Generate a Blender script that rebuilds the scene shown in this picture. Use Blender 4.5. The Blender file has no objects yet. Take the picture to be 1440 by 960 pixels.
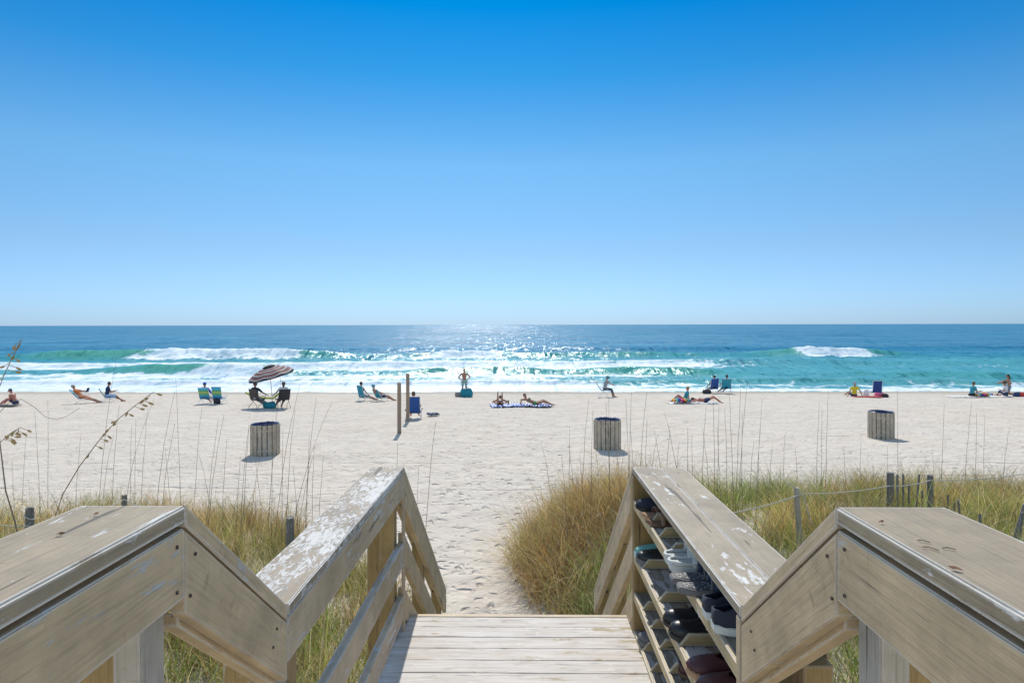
import bpy, bmesh, math, random
import numpy as np
from mathutils import Vector, Matrix, Quaternion
random.seed(7); rng = np.random.default_rng(11)
R = math.radians
SC = bpy.context.scene
COL = SC.collection
EYE = 3.70

# ------------------------------------------------------------------ camera
F = 960.0
cam_d = bpy.data.cameras.new('camera'); cam = bpy.data.objects.new('camera', cam_d); COL.objects.link(cam)
cam_d.lens = 24.0; cam_d.sensor_width = 36.0; cam_d.clip_start = 0.05; cam_d.clip_end = 60000
cam_d.shift_y = -0.0163
CM = Matrix.Translation((0, 0, EYE)) @ Matrix.Rotation(R(0.895), 4, 'Z') @ Matrix.Rotation(R(90), 4, 'X') @ Matrix.Rotation(R(-0.12), 4, 'Z')
cam.matrix_world = CM
SC.camera = cam

def ray(px, py):
    d = Vector(((px - 720) / F, (480 - py - 23.5) / F, -1.0))
    d = CM.to_3x3() @ d
    return d / d.y
def at(px, py, Y):
    return Vector((0, 0, EYE)) + ray(px, py) * Y

# ------------------------------------------------------------------ terrain
def vnoise(x, y, seed=0):
    x = np.asarray(x, float); y = np.asarray(y, float)
    xi = np.floor(x).astype(np.int64); yi = np.floor(y).astype(np.int64)
    xf = x - xi; yf = y - yi
    def h(a, b):
        n = (a * 374761393 + b * 668265263 + seed * 1442695041) & 0x7fffffff
        n = ((n ^ (n >> 13)) * 1274126177) & 0x7fffffff
        n = n ^ (n >> 16)
        return (n & 0xffff) / 65535.0
    u = xf * xf * (3 - 2 * xf); v = yf * yf * (3 - 2 * yf)
    return (h(xi, yi) * (1 - u) + h(xi + 1, yi) * u) * (1 - v) + (h(xi, yi + 1) * (1 - u) + h(xi + 1, yi + 1) * u) * v
def fbm(x, y, seed=0, o=4):
    s = 0; a = .5; f = 1
    for k in range(o):
        s = s + a * vnoise(np.asarray(x) * f + 17.3 * k, np.asarray(y) * f + 9.1 * k, seed + k); a *= .5; f *= 2.03
    return s / (1 - .5 ** o)
POLY_L = [(-0.98, 6.9), (-1.15, 8.4), (-1.9, 9.8), (-2.9, 11.2), (-4.2, 12.2), (-7, 12.5), (-12, 12.4), (-60, 13), (-60, -8), (-0.9, -8)]
POLY_R = [(0.95, 6.7), (.55, 8.2), (.0, 9.3), (-.2, 10.4), (.0, 11.6), (.7, 12.9), (1.8, 13.6), (5, 13.9), (12, 14.1), (60, 14.8), (60, -8), (0.9, -8)]
def poly_sd(x, y, poly):
    x = np.asarray(x, float); y = np.asarray(y, float)
    d = np.full(x.shape, 1e9); inside = np.zeros(x.shape, bool)
    n = len(poly)
    for i in range(n):
        ax, ay = poly[i]; bx, by = poly[(i + 1) % n]
        ex, ey = bx - ax, by - ay; wx, wy = x - ax, y - ay
        t = np.clip((wx * ex + wy * ey) / (ex * ex + ey * ey), 0, 1)
        d = np.minimum(d, np.hypot(wx - t * ex, wy - t * ey))
        c = ((ay <= y) != (by <= y)) & (x < (bx - ax) * (y - ay) / (by - ay + 1e-12) + ax)
        inside ^= c
    return np.where(inside, d, -d)
def H(x, y):
    x = np.asarray(x, float); y = np.asarray(y, float)
    b = np.where(y > 20, -.0327 * (y - 20), 0.0)
    b = np.where(y > 60, -1.308 - .02 * (y - 60), b); b = np.maximum(b, -6)
    dl = poly_sd(x, y, POLY_L); dr = poly_sd(x, y, POLY_R)
    hl = .62 * (1 - np.exp(-np.maximum(dl, 0) / 1.5)) * (.75 + .5 * fbm(x * .4, y * .4, 3))
    hr = .80 * (1 - np.exp(-np.maximum(dr, 0) / 1.6)) * (.75 + .5 * fbm(x * .4, y * .4, 5))
    hr = hr + .26 * np.exp(-((x - 1.5) / 1.3) ** 2 - ((y - 11.0) / 1.5) ** 2) * (dr > 0)
    bk = np.clip((4.5 - y) / 6, 0, 1) * .8
    n = (fbm(x * .35, y * .35, 21) - .5) * .10 + (fbm(x * 1.9, y * 1.9, 31, 3) - .5) * .055
    n = n * np.clip((52 - y) / 8, .0, 1)
    return b + hl + hr + bk + n
def h1(x, y): return float(H(np.array([x]), np.array([y]))[0])
def ground(px, py):
    d = ray(px, py); Y = 20.0
    for _ in range(40):
        z = EYE + d.z * Y; g = h1(d.x * Y, Y)
        Y += (z - g) * 4 if abs(d.z) > .2 else (z - g) * 7
        Y = min(max(Y, 3), 60)
    return Vector((d.x * Y, Y, h1(d.x * Y, Y)))

# ------------------------------------------------------------------ object helpers
def tag(o, label=None, cat=None, group=None, kind=None):
    if label: o['label'] = label
    if cat: o['category'] = cat
    if group: o['group'] = group
    if kind: o['kind'] = kind
    return o
def empty(name, loc=(0, 0, 0), rz=0, label=None, cat=None, group=None):
    o = bpy.data.objects.new(name, None); COL.objects.link(o); o.location = loc; o.rotation_euler = (0, 0, rz)
    o.empty_display_size = .1
    return tag(o, label, cat, group)
def link(name, me, m=None, parent=None, M=None, smooth=False):
    o = bpy.data.objects.new(name, me); COL.objects.link(o)
    if m is not None:
        me.materials.clear(); me.materials.append(m)
    if smooth:
        me.polygons.foreach_set('use_smooth', [True] * len(me.polygons))
    if parent is not None:
        o.parent = parent
    if M is not None: o.matrix_local = M
    return o
class MB:
    def __init__(s): s.v = []; s.f = []
    def add(s, vs, fs):
        n = len(s.v); s.v += [tuple(v) for v in vs]; s.f += [tuple(i + n for i in f) for f in fs]
    def box(s, x0, x1, y0, y1, z0, z1):
        s.add([(x0, y0, z0), (x1, y0, z0), (x1, y1, z0), (x0, y1, z0), (x0, y0, z1), (x1, y0, z1), (x1, y1, z1), (x0, y1, z1)],
              [(0, 3, 2, 1), (4, 5, 6, 7), (0, 1, 5, 4), (1, 2, 6, 5), (2, 3, 7, 6), (3, 0, 4, 7)])
    def tube(s, pts, r, seg=6, r2=None, cap=True):
        pts = [Vector(p) for p in pts]; n = len(pts); rings = []
        up = Vector((0, 0, 1))
        for i, p in enumerate(pts):
            t = (pts[min(i + 1, n - 1)] - pts[max(i - 1, 0)]).normalized()
            a = t.cross(up if abs(t.z) < .95 else Vector((1, 0, 0))).normalized(); b = t.cross(a)
            rr = r if r2 is None else r + (r2 - r) * i / (n - 1)
            rings.append([p + (a * math.cos(2 * math.pi * k / seg) + b * math.sin(2 * math.pi * k / seg)) * rr for k in range(seg)])
        vs = [v for q in rings for v in q]; fs = []
        for i in range(n - 1):
            for k in range(seg):
                fs.append((i * seg + k, i * seg + (k + 1) % seg, (i + 1) * seg + (k + 1) % seg, (i + 1) * seg + k))
        if cap:
            fs.append(tuple(range(seg - 1, -1, -1))); fs.append(tuple((n - 1) * seg + k for k in range(seg)))
        s.add(vs, fs)
    def ell(s, c, ax, seg=12, rg=8):
        # ellipsoid, ax = three axis vectors (scaled)
        c = Vector(c); vs = [c + ax[2]]; fs = []
        for i in range(1, rg):
            th = math.pi * i / rg
            for k in range(seg):
                ph = 2 * math.pi * k / seg
                vs.append(c + ax[0] * (math.sin(th) * math.cos(ph)) + ax[1] * (math.sin(th) * math.sin(ph)) + ax[2] * math.cos(th))
        vs.append(c - ax[2])
        for k in range(seg): fs.append((0, 1 + k, 1 + (k + 1) % seg))
        for i in range(rg - 2):
            for k in range(seg):
                a = 1 + i * seg; fs.append((a + k, a + seg + k, a + seg + (k + 1) % seg, a + (k + 1) % seg))
        L = len(vs) - 1; a = 1 + (rg - 2) * seg
        for k in range(seg): fs.append((a + k, L, a + (k + 1) % seg))
        s.add(vs, fs)
    def cap(s, a, b, ra, rb, seg=10):
        a = Vector(a); b = Vector(b); t = (b - a)
        if t.length < 1e-5: t = Vector((0, 0, 1e-3))
        t.normalize(); pts = []; rs = []
        for k in range(0, 4): th = k / 4 * math.pi / 2; pts.append(a - t * ra * math.cos(th)); rs.append(max(ra * math.sin(th), 1e-4))
        for k in range(0, 5): th = k / 4 * math.pi / 2; pts.append(b + t * rb * math.sin(th)); rs.append(max(rb * math.cos(th), 1e-4))
        pts.insert(4, a.copy()); rs.insert(4, ra)
        x = t.cross(Vector((0, 0, 1)) if abs(t.z) < .9 else Vector((1, 0, 0))).normalized(); y = t.cross(x)
        vs = []; fs = []; n = len(pts)
        for p, r_ in zip(pts, rs):
            for k in range(seg): vs.append(p + (x * math.cos(2 * math.pi * k / seg) + y * math.sin(2 * math.pi * k / seg)) * r_)
        for i in range(n - 1):
            for k in range(seg): fs.append((i * seg + k, i * seg + (k + 1) % seg, (i + 1) * seg + (k + 1) % seg, (i + 1) * seg + k))
        fs.append(tuple(range(seg - 1, -1, -1))); fs.append(tuple((n - 1) * seg + k for k in range(seg)))
        s.add(vs, fs)
    def mesh(s, name='m'):
        me = bpy.data.meshes.new(name); me.from_pydata(s.v, [], s.f); me.update()
        bm = bmesh.new(); bm.from_mesh(me); bmesh.ops.recalc_face_normals(bm, faces=bm.faces); bm.to_mesh(me); bm.free()
        return me
    def build(s, name, m, parent=None, M=None, smooth=False, bevel=0):
        me = s.mesh(name)
        if bevel:
            bm = bmesh.new(); bm.from_mesh(me)
            bmesh.ops.bevel(bm, geom=bm.edges[:], offset=bevel, segments=2, affect='EDGES', clamp_overlap=True)
            bm.to_mesh(me); bm.free()
        return link(name, me, m, parent, M, smooth)
def big_mesh(name, V, Fq, m, smooth=True):
    """V (n,3) float array, Fq (k,4) int array"""
    me = bpy.data.meshes.new(name)
    me.vertices.add(len(V)); me.vertices.foreach_set('co', V.astype(np.float32).ravel())
    k = len(Fq); w = Fq.shape[1]
    me.loops.add(k * w); me.loops.foreach_set('vertex_index', Fq.astype(np.int32).ravel())
    me.polygons.add(k); me.polygons.foreach_set('loop_start', np.arange(k, dtype=np.int32) * w)
    me.polygons.foreach_set('loop_total', np.full(k, w, np.int32))
    if smooth: me.polygons.foreach_set('use_smooth', np.ones(k, bool))
    me.update(calc_edges=True); me.validate()
    return link(name, me, m)
def col_attr(me, name, rgb):
    a = me.color_attributes.new(name, 'FLOAT_COLOR', 'POINT')
    c = np.ones((len(rgb), 4), np.float32); c[:, :3] = rgb; a.data.foreach_set('color', c.ravel())
def grid_faces(nr, nc):
    i = np.arange(nr - 1)[:, None] * nc + np.arange(nc - 1)[None, :]
    return np.stack([i, i + 1, i + nc + 1, i + nc], -1).reshape(-1, 4)

# ------------------------------------------------------------------ node helpers
class NT:
    def __init__(s, name):
        s.m = bpy.data.materials.new(name); s.m.use_nodes = True; s.t = s.m.node_tree; s.n = s.t.nodes; s.l = s.t.links
        s.n.clear(); s.out = s.n.new('ShaderNodeOutputMaterial'); s.b = s.n.new('ShaderNodeBsdfPrincipled')
        s.l.new(s.b.outputs[0], s.out.inputs[0])
    def set(s, sock, v):
        if hasattr(v, 'is_linked') or isinstance(v, bpy.types.NodeSocket): s.l.new(v, sock)
        else: sock.default_value = v
    def tc(s, which='Object'): return s.n.new('ShaderNodeTexCoord').outputs[which]
    def map(s, vec, scale=(1, 1, 1), loc=(0, 0, 0), rot=(0, 0, 0)):
        n = s.n.new('ShaderNodeMapping'); s.l.new(vec, n.inputs[0]); n.inputs['Scale'].default_value = scale
        s.set(n.inputs['Location'], loc); n.inputs['Rotation'].default_value = rot; return n.outputs[0]
    def noise(s, vec, scale, detail=4, rough=.55, dist=0):
        n = s.n.new('ShaderNodeTexNoise'); s.l.new(vec, n.inputs['Vector']); n.inputs['Scale'].default_value = scale
        n.inputs['Detail'].default_value = detail; n.inputs['Roughness'].default_value = rough; n.inputs['Distortion'].default_value = dist
        return n.outputs[0]
    def voro(s, vec, scale, feat='F1', smooth=.3, out=0, rnd=1):
        n = s.n.new('ShaderNodeTexVoronoi'); s.l.new(vec, n.inputs['Vector']); n.inputs['Scale'].default_value = scale; n.feature = feat
        n.inputs['Randomness'].default_value = rnd
        if feat == 'SMOOTH_F1': n.inputs['Smoothness'].default_value = smooth
        return n.outputs[out]
    def ramp(s, f, stops, interp='LINEAR'):
        n = s.n.new('ShaderNodeValToRGB'); s.l.new(f, n.inputs[0]); cr = n.color_ramp; cr.interpolation = interp
        while len(cr.elements) < len(stops): cr.elements.new(.5)
        for e, (p, c) in zip(cr.elements, stops):
            e.position = p; e.color = (c, c, c, 1) if not isinstance(c, (tuple, list)) else (*c, 1)
        return n.outputs[0]
    def math(s, op, a, b=None, c=None, clamp=False):
        n = s.n.new('ShaderNodeMath'); n.operation = op; n.use_clamp = clamp; s.set(n.inputs[0], a)
        if b is not None: s.set(n.inputs[1], b)
        if c is not None: s.set(n.inputs[2], c)
        return n.outputs[0]
    def mix(s, f, a, b, mode='MIX'):
        n = s.n.new('ShaderNodeMix'); n.data_type = 'RGBA'; n.blend_type = mode; n.clamp_factor = True
        s.set(n.inputs[0], f)
        for sock, v in ((n.inputs[6], a), (n.inputs[7], b)):
            if isinstance(v, tuple): v = (*v, 1) if len(v) == 3 else v
            s.set(sock, v)
        return n.outputs[2]
    def attr(s, name, out='Color'):
        n = s.n.new('ShaderNodeAttribute'); n.attribute_name = name; return n.outputs[out]
    def sep(s, v):
        n = s.n.new('ShaderNodeSeparateXYZ'); s.l.new(v, n.inputs[0]); return n.outputs
    def comb(s, x, y, z):
        n = s.n.new('ShaderNodeCombineXYZ'); s.set(n.inputs[0], x); s.set(n.inputs[1], y); s.set(n.inputs[2], z); return n.outputs[0]
    def rnd(s): return s.n.new('ShaderNodeObjectInfo').outputs['Random']
    def bump(s, h, strength=.3, dist=.01, normal=None):
        n = s.n.new('ShaderNodeBump'); s.l.new(h, n.inputs['Height']); n.inputs['Strength'].default_value = strength
        n.inputs['Distance'].default_value = dist
        if normal is not None: s.l.new(normal, n.inputs['Normal'])
        return n.outputs[0]
    def fin(s, color=None, rough=None, normal=None, **kw):
        if color is not None:
            if isinstance(color, tuple): color = (*color, 1)
            s.set(s.b.inputs['Base Color'], color)
        if rough is not None: s.set(s.b.inputs['Roughness'], rough)
        if normal is not None: s.l.new(normal, s.b.inputs['Normal'])
        for k, v in kw.items(): s.set(s.b.inputs[k.replace('_', ' ')], v)
        return s.m
def simple(name, c, rough=.7, var=.18, scale=30, metallic=0, bump=.0):
    t = NT(name); n = t.noise(t.tc(), scale, 3)
    col = t.mix(t.math('MULTIPLY', n, 1.0), tuple(x * (1 - var) for x in c), tuple(min(1, x * (1 + var)) for x in c))
    nm = t.bump(n, bump, .01) if bump else None
    return t.fin(col, rough, nm, Metallic=metallic)
def wood(name, paint, peel=0.2, peelc=(.62, .60, .56), bare=(.30, .26, .20), rough=.6, edge=.6, sheen=0.0, scale=1.0, pst=3.4, dist=.25, pr=.68):
    t = NT(name); co = t.tc(); r = t.rnd()
    off = t.comb(t.math('MULTIPLY', r, 37.0), t.math('MULTIPLY', r, 11.0), t.math('MULTIPLY', r, 5.0))
    v = t.map(co, (1, 1, 1), off)
    v2 = t.map(v, (1.0, pst, pst)); v3 = t.map(v, (1.3, 34, 34)); v4 = t.map(v, (1.6, 80, 80))
    big = t.noise(v, 1.4 * scale, 3, .5)
    pn = t.noise(v2, 9 * scale, 9, pr, dist)
    pm = t.math('ADD', t.math('MULTIPLY', pn, .68), t.math('MULTIPLY', big, .32))
    th = 0.62 - .26 * peel
    mask = t.ramp(pm, [(max(th - .012, 0), 0), (th + .012, 1)])
    grain = t.noise(v3, 4, 6, .6)
    fine = t.noise(v4, 5, 3, .6)
    stain = t.noise(v, 5, 5, .65)
    base = t.mix(t.ramp(stain, [(.32, 0), (.68, 1)]), tuple(x * .70 for x in paint), tuple(min(1, x * 1.14) for x in paint))
    base = t.mix(t.math('MULTIPLY', t.ramp(grain, [(.34, 1), (.52, 0)]), .42), base, tuple(x * .45 for x in paint))
    base = t.mix(t.math('MULTIPLY', t.ramp(fine, [(.50, 0), (.64, 1)]), .16), base, tuple(min(1, x * 1.45) for x in paint))
    kn = t.voro(t.map(v, (.9, 3.2, 3.2)), 2.0, 'F1'); base = t.mix(t.ramp(kn, [(.02, .7), (.065, 0)]), base, tuple(x * .3 for x in paint))
    sc_m = t.noise(t.map(v, (9, 2.2, 2.2)), 3.2, 6, .7); base = t.mix(t.ramp(sc_m, [(.62, 0), (.70, .55)]), base, (.20, .14, .07))
    pc = t.mix(t.ramp(grain, [(.35, 0), (.6, 1)]), tuple(x * .72 for x in peelc), peelc)
    colr = t.mix(mask, base, pc)
    # dark long cracks in the grain
    vc = t.map(v, (.8, 16, 16)); cr = t.noise(vc, 2.3, 2, .5)
    crack = t.ramp(cr, [(.298, 1), (.315, 0)])
    colr = t.mix(t.math('MULTIPLY', crack, .8), colr, (.05, .04, .03))
    # worn light edges, where the paint has gone from the arrises
    be = t.n.new('ShaderNodeBevel'); be.samples = 4; be.inputs['Radius'].default_value = .009
    ge = t.n.new('ShaderNodeNewGeometry')
    dp = t.n.new('ShaderNodeVectorMath'); dp.operation = 'DOT_PRODUCT'; t.l.new(be.outputs[0], dp.inputs[0]); t.l.new(ge.outputs['True Normal'], dp.inputs[1])
    ed = t.math('SUBTRACT', 1.0, dp.outputs['Value'])
    ed = t.math('MULTIPLY', t.ramp(ed, [(.02, 0), (.11, 1)]), t.ramp(pn, [(.34, 0), (.44, 1)]))
    colr = t.mix(t.math('MULTIPLY', ed, edge), colr, (.74, .72, .68))
    hgt = t.math('ADD', t.math('MULTIPLY', mask, -.22), t.math('ADD', t.math('MULTIPLY', grain, .5), t.math('MULTIPLY', crack, -1.2)))
    hgt = t.math('ADD', hgt, t.math('MULTIPLY', fine, .25))
    nm = t.bump(hgt, .6, .006)
    rg = t.math('ADD', t.math('MULTIPLY', grain, .25), rough - .12)
    return t.fin(colr, rg, nm, Specular_IOR_Level=.45)

# ------------------------------------------------------------------ materials
TAN = (.36, .315, .235)
M = {}
M['cap_smooth'] = wood('paint_cap', (.325, .258, .168), .10, edge=.9)
M['cap_peel'] = wood('peeling_cap', (.30, .235, .16), .43, (.62, .60, .565), edge=.9, scale=1.7, pst=2.3, dist=.9, pr=.78)
M['cap_rack'] = wood('rack_cap', (.335, .27, .185), .10, (.70, .68, .64), edge=1.0)
M['side'] = wood('paint_side', (.54, .405, .245), -.02, (.50, .49, .46), edge=.7, rough=.5)
M['rail'] = wood('paint_rail', (.50, .385, .25), .22, (.55, .54, .53), edge=.8, rough=.45)
M['slope'] = wood('paint_slope', (.55, .415, .25), .0, (.55, .54, .5), edge=.4, rough=.55)
M['ochre'] = wood('ochre_post', (.36, .235, .09), .04, (.5, .42, .28), edge=.2)
M['grey_post'] = wood('grey_post', (.42, .375, .31), .08, (.44, .42, .38), edge=.2)
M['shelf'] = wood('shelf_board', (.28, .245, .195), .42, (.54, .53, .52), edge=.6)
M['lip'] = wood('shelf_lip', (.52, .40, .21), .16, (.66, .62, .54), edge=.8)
M['fence'] = wood('fence_wood', (.17, .155, .14), .25, (.26, .25, .23), edge=.2)
M['pole_wood'] = wood('pole_wood', (.30, .22, .155), .15, (.33, .28, .24), edge=.2)
M['bin_wood'] = wood('bin_wood', (.46, .385, .29), .18, (.42, .39, .34), edge=.3)
M['blue_plastic'] = simple('blue_barrel', (.012, .04, .16), .35)
M['dark'] = simple('dark_inside', (.012, .012, .015), .8)
M['screw'] = simple('rusty_screw', (.06, .045, .035), .6)
M['steel'] = simple('steel_tube', (.55, .56, .58), .35, metallic=.8)
M['whiteframe'] = simple('white_tube', (.72, .73, .74), .4)
M['darkframe'] = simple('dark_tube', (.05, .05, .055), .45)
M['rope'] = simple('white_rope', (.50, .46, .38), .85)

# deck planks
def deck_mat():
    t = NT('weathered_deck'); co = t.tc(); b = t.attr('board', 'Fac')
    off = t.comb(t.math('MULTIPLY', b, 31.0), t.math('MULTIPLY', b, 0.0), t.math('MULTIPLY', b, 7.0))
    v = t.map(co, (1, 1, 1), off)
    g = t.noise(t.map(v, (1.2, 24, 24)), 2.2, 7, .62, .4)
    g2 = t.noise(t.map(v, (2.5, 60, 60)), 3, 3, .6)
    wear = t.noise(t.map(v, (1.6, 5, 5)), 2.6, 8, .66)
    base = t.mix(t.ramp(g, [(.32, 0), (.62, 1)]), (.46, .405, .345), (.64, .60, .555))
    tanp = t.ramp(t.math('ADD', t.math('MULTIPLY', wear, .7), t.math('MULTIPLY', b, .12)), [(.44, 0), (.60, 1)])
    base = t.mix(t.math('MULTIPLY', tanp, .55), base, (.45, .355, .25))
    grey = t.ramp(t.noise(t.map(v, (2, 7, 7)), 3.3, 6, .6), [(.58, 0), (.68, 1)])
    base = t.mix(t.math('MULTIPLY', grey, .6), base, (.33, .31, .29))
    # paint leftovers toward the right hand end, white flecks
    sx = t.sep(co)[0]
    right = t.ramp(t.math('ADD', t.math('MULTIPLY', sx, .5), .2), [(.38, 0), (.56, 1)])
    pm = t.ramp(t.math('ADD', wear, t.math('MULTIPLY', right, .13)), [(.62, 0), (.64, 1)])
    base = t.mix(t.math('MULTIPLY', pm, .9), base, (.36, .29, .17))
    wf = t.ramp(t.noise(t.map(v, (3, 10, 10)), 3, 8, .7), [(.60, 0), (.63, 1)])
    base = t.mix(t.math('MULTIPLY', wf, .6), base, (.70, .68, .64))
    kn = t.voro(t.map(v, (1.4, 4.2, 4.2)), 1.5, 'F1')
    base = t.mix(t.ramp(kn, [(.035, .85), (.07, 0)]), base, (.20, .16, .12))
    cr = t.ramp(t.noise(t.map(v, (.8, 22, 22)), 2.2, 2, .5), [(.28, 1), (.30, 0)])
    base = t.mix(t.math('MULTIPLY', cr, .7), base, (.07, .055, .04))
    h = t.math('ADD', t.math('MULTIPLY', g, .7), t.math('ADD', t.math('MULTIPLY', g2, .3), t.math('MULTIPLY', cr, -1.0)))
    return t.fin(base, .72, t.bump(h, .5, .006))
M['deck'] = deck_mat()

def sand_mat():
    t = NT('white_sand'); co = t.tc(); X, Y, Z = t.sep(co)
    fine = t.noise(co, 60, 4, .7); mid = t.noise(co, 1.3, 5, .6); big = t.noise(co, .12, 3, .5)
    base = t.mix(t.ramp(mid, [(.3, 0), (.7, 1)]), (.53, .465, .385), (.65, .582, .495))
    base = t.mix(t.math('MULTIPLY', t.ramp(big, [(.35, 0), (.65, 1)]), .3), base, (.60, .555, .495))
    # damp sand beside the water
    wet = t.ramp(t.math('ADD', t.math('MULTIPLY', Y, .02), t.math('MULTIPLY', mid, .03)), [(.885, 0), (.925, 1)])
    base = t.mix(t.math('MULTIPLY', wet, .75), base, (.38, .34, .28))
    # darker wrack and bits
    fl = t.ramp(t.noise(co, 7.5, 5, .75), [(.66, 0), (.74, 1)])
    base = t.mix(t.math('MULTIPLY', fl, .35), base, (.25, .22, .18))
    # footprints: rounded dimples
    wv = t.n.new('ShaderNodeVectorMath'); wv.operation = 'ADD'
    nz = t.n.new('ShaderNodeTexNoise'); t.l.new(co, nz.inputs['Vector']); nz.inputs['Scale'].default_value = 2.5; nz.inputs['Detail'].default_value = 2
    sc_ = t.n.new('ShaderNodeVectorMath'); sc_.operation = 'SCALE'; t.l.new(nz.outputs['Color'], sc_.inputs[0]); sc_.inputs['Scale'].default_value = .35
    t.l.new(co, wv.inputs[0]); t.l.new(sc_.outputs[0], wv.inputs[1]); wco = wv.outputs[0]
    f1 = t.voro(t.map(wco, (1, .75, 1)), 3.4, 'SMOOTH_F1', .35)
    f2 = t.voro(t.map(wco, (1.3, 1, 1), (3, 8, 0)), 5.5, 'SMOOTH_F1', .3)
    d1 = t.ramp(f1, [(.05, 0), (.33, .85), (.45, 1)], 'EASE'); d2 = t.ramp(f2, [(.05, 0), (.30, .9), (.4, 1)], 'EASE')
    h = t.math('ADD', t.math('MULTIPLY', d1, .6), t.math('MULTIPLY', d2, .4))
    amp = t.ramp(t.noise(co, .45, 4, .6), [(.32, .35), (.62, 1.0)])
    h = t.math('MULTIPLY', h, amp)
    f3 = t.voro(t.map(wco, (1.5, 1, 1), (7, 1, 0), (0, 0, .5)), 1.9, 'F1')
    d3 = t.ramp(f3, [(.02, 0), (.24, 1)], 'EASE')
    f4 = t.voro(t.map(wco, (1, 1.6, 1), (3, 5, 0), (0, 0, -.4)), 2.6, 'F1')
    d4 = t.ramp(f4, [(.02, 0), (.22, 1)], 'EASE')
    path = t.ramp(t.math('ABSOLUTE', t.math('ADD', X, .25)), [(.8 / 6, 1), (2.4 / 6, .35)]) if False else t.ramp(t.math('MULTIPLY', t.math('ABSOLUTE', t.math('ADD', X, .4)), .1), [(.12, 1), (.34, .45)])
    h = t.math('ADD', h, t.math('MULTIPLY', t.math('MULTIPLY', d3, path), .9)); h = t.math('ADD', h, t.math('MULTIPLY', t.math('MULTIPLY', d4, path), .7))
    h = t.math('ADD', h, t.math('MULTIPLY', t.noise(co, 3.0, 5, .62), .9))
    # long wheel ruts running along the beach
    yy = t.math('ADD', Y, t.math('MULTIPLY', t.noise(t.map(co, (.05, .0, 0)), 1.0, 3), 3.2))
    rut = None
    for yc, sl, w in ((15.3, .01, .05), (16.7, .012, .05), (18.15, .0, .05), (21.3, -.02, .06), (23.0, -.018, .06), (25.9, .008, .06), (29.0, .01, .07)):
        d = t.math('ABSOLUTE', t.math('SUBTRACT', t.math('ADD', yy, t.math('MULTIPLY', X, sl)), yc + 1.6))
        q = t.ramp(t.math('MULTIPLY', d, 1.0), [(w, 1), (w * 2.4, 0)])
        rut = q if rut is None else t.math('MAXIMUM', rut, q)
    gap = t.ramp(t.noise(t.map(co, (.22, .5, 0)), 1.0, 3), [(.47, 0), (.58, 1)])
    rut = t.math('MULTIPLY', rut, gap)
    h = t.math('SUBTRACT', h, t.math('MULTIPLY', rut, .42))
    nm = t.bump(h, 1.0, .09)
    nm = t.bump(fine, .35, .008, nm)
    return t.fin(base, .95, nm, Specular_IOR_Level=.15)
M['sand'] = sand_mat()

def grass_mat():
    t = NT('dune_grass'); c = t.attr('col')
    t.n.remove(t.b)
    d = t.n.new('ShaderNodeBsdfDiffuse'); tr = t.n.new('ShaderNodeBsdfTranslucent'); gl = t.n.new('ShaderNodeBsdfGlossy')
    gl.inputs['Roughness'].default_value = .45; gl.inputs['Color'].default_value = (.7, .7, .65, 1)
    m1 = t.n.new('ShaderNodeMixShader'); m2 = t.n.new('ShaderNodeMixShader'); m1.inputs[0].default_value = .5; m2.inputs[0].default_value = .05
    t.l.new(c, d.inputs[0]); t.l.new(c, tr.inputs[0])
    t.l.new(d.outputs[0], m1.inputs[1]); t.l.new(tr.outputs[0], m1.inputs[2]); t.l.new(m1.outputs[0], m2.inputs[1]); t.l.new(gl.outputs[0], m2.inputs[2])
    t.l.new(m2.outputs[0], t.out.inputs[0]); return t.m
M['grass'] = grass_mat()
M['stalk'] = simple('dry_stalk', (.21, .155, .10), .7, .35, 8)
M['seed'] = simple('seed_head', (.34, .235, .10), .7, .3, 40)
M['palm'] = simple('palmetto_leaf', (.07, .19, .04), .45, .3, 8)

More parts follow.
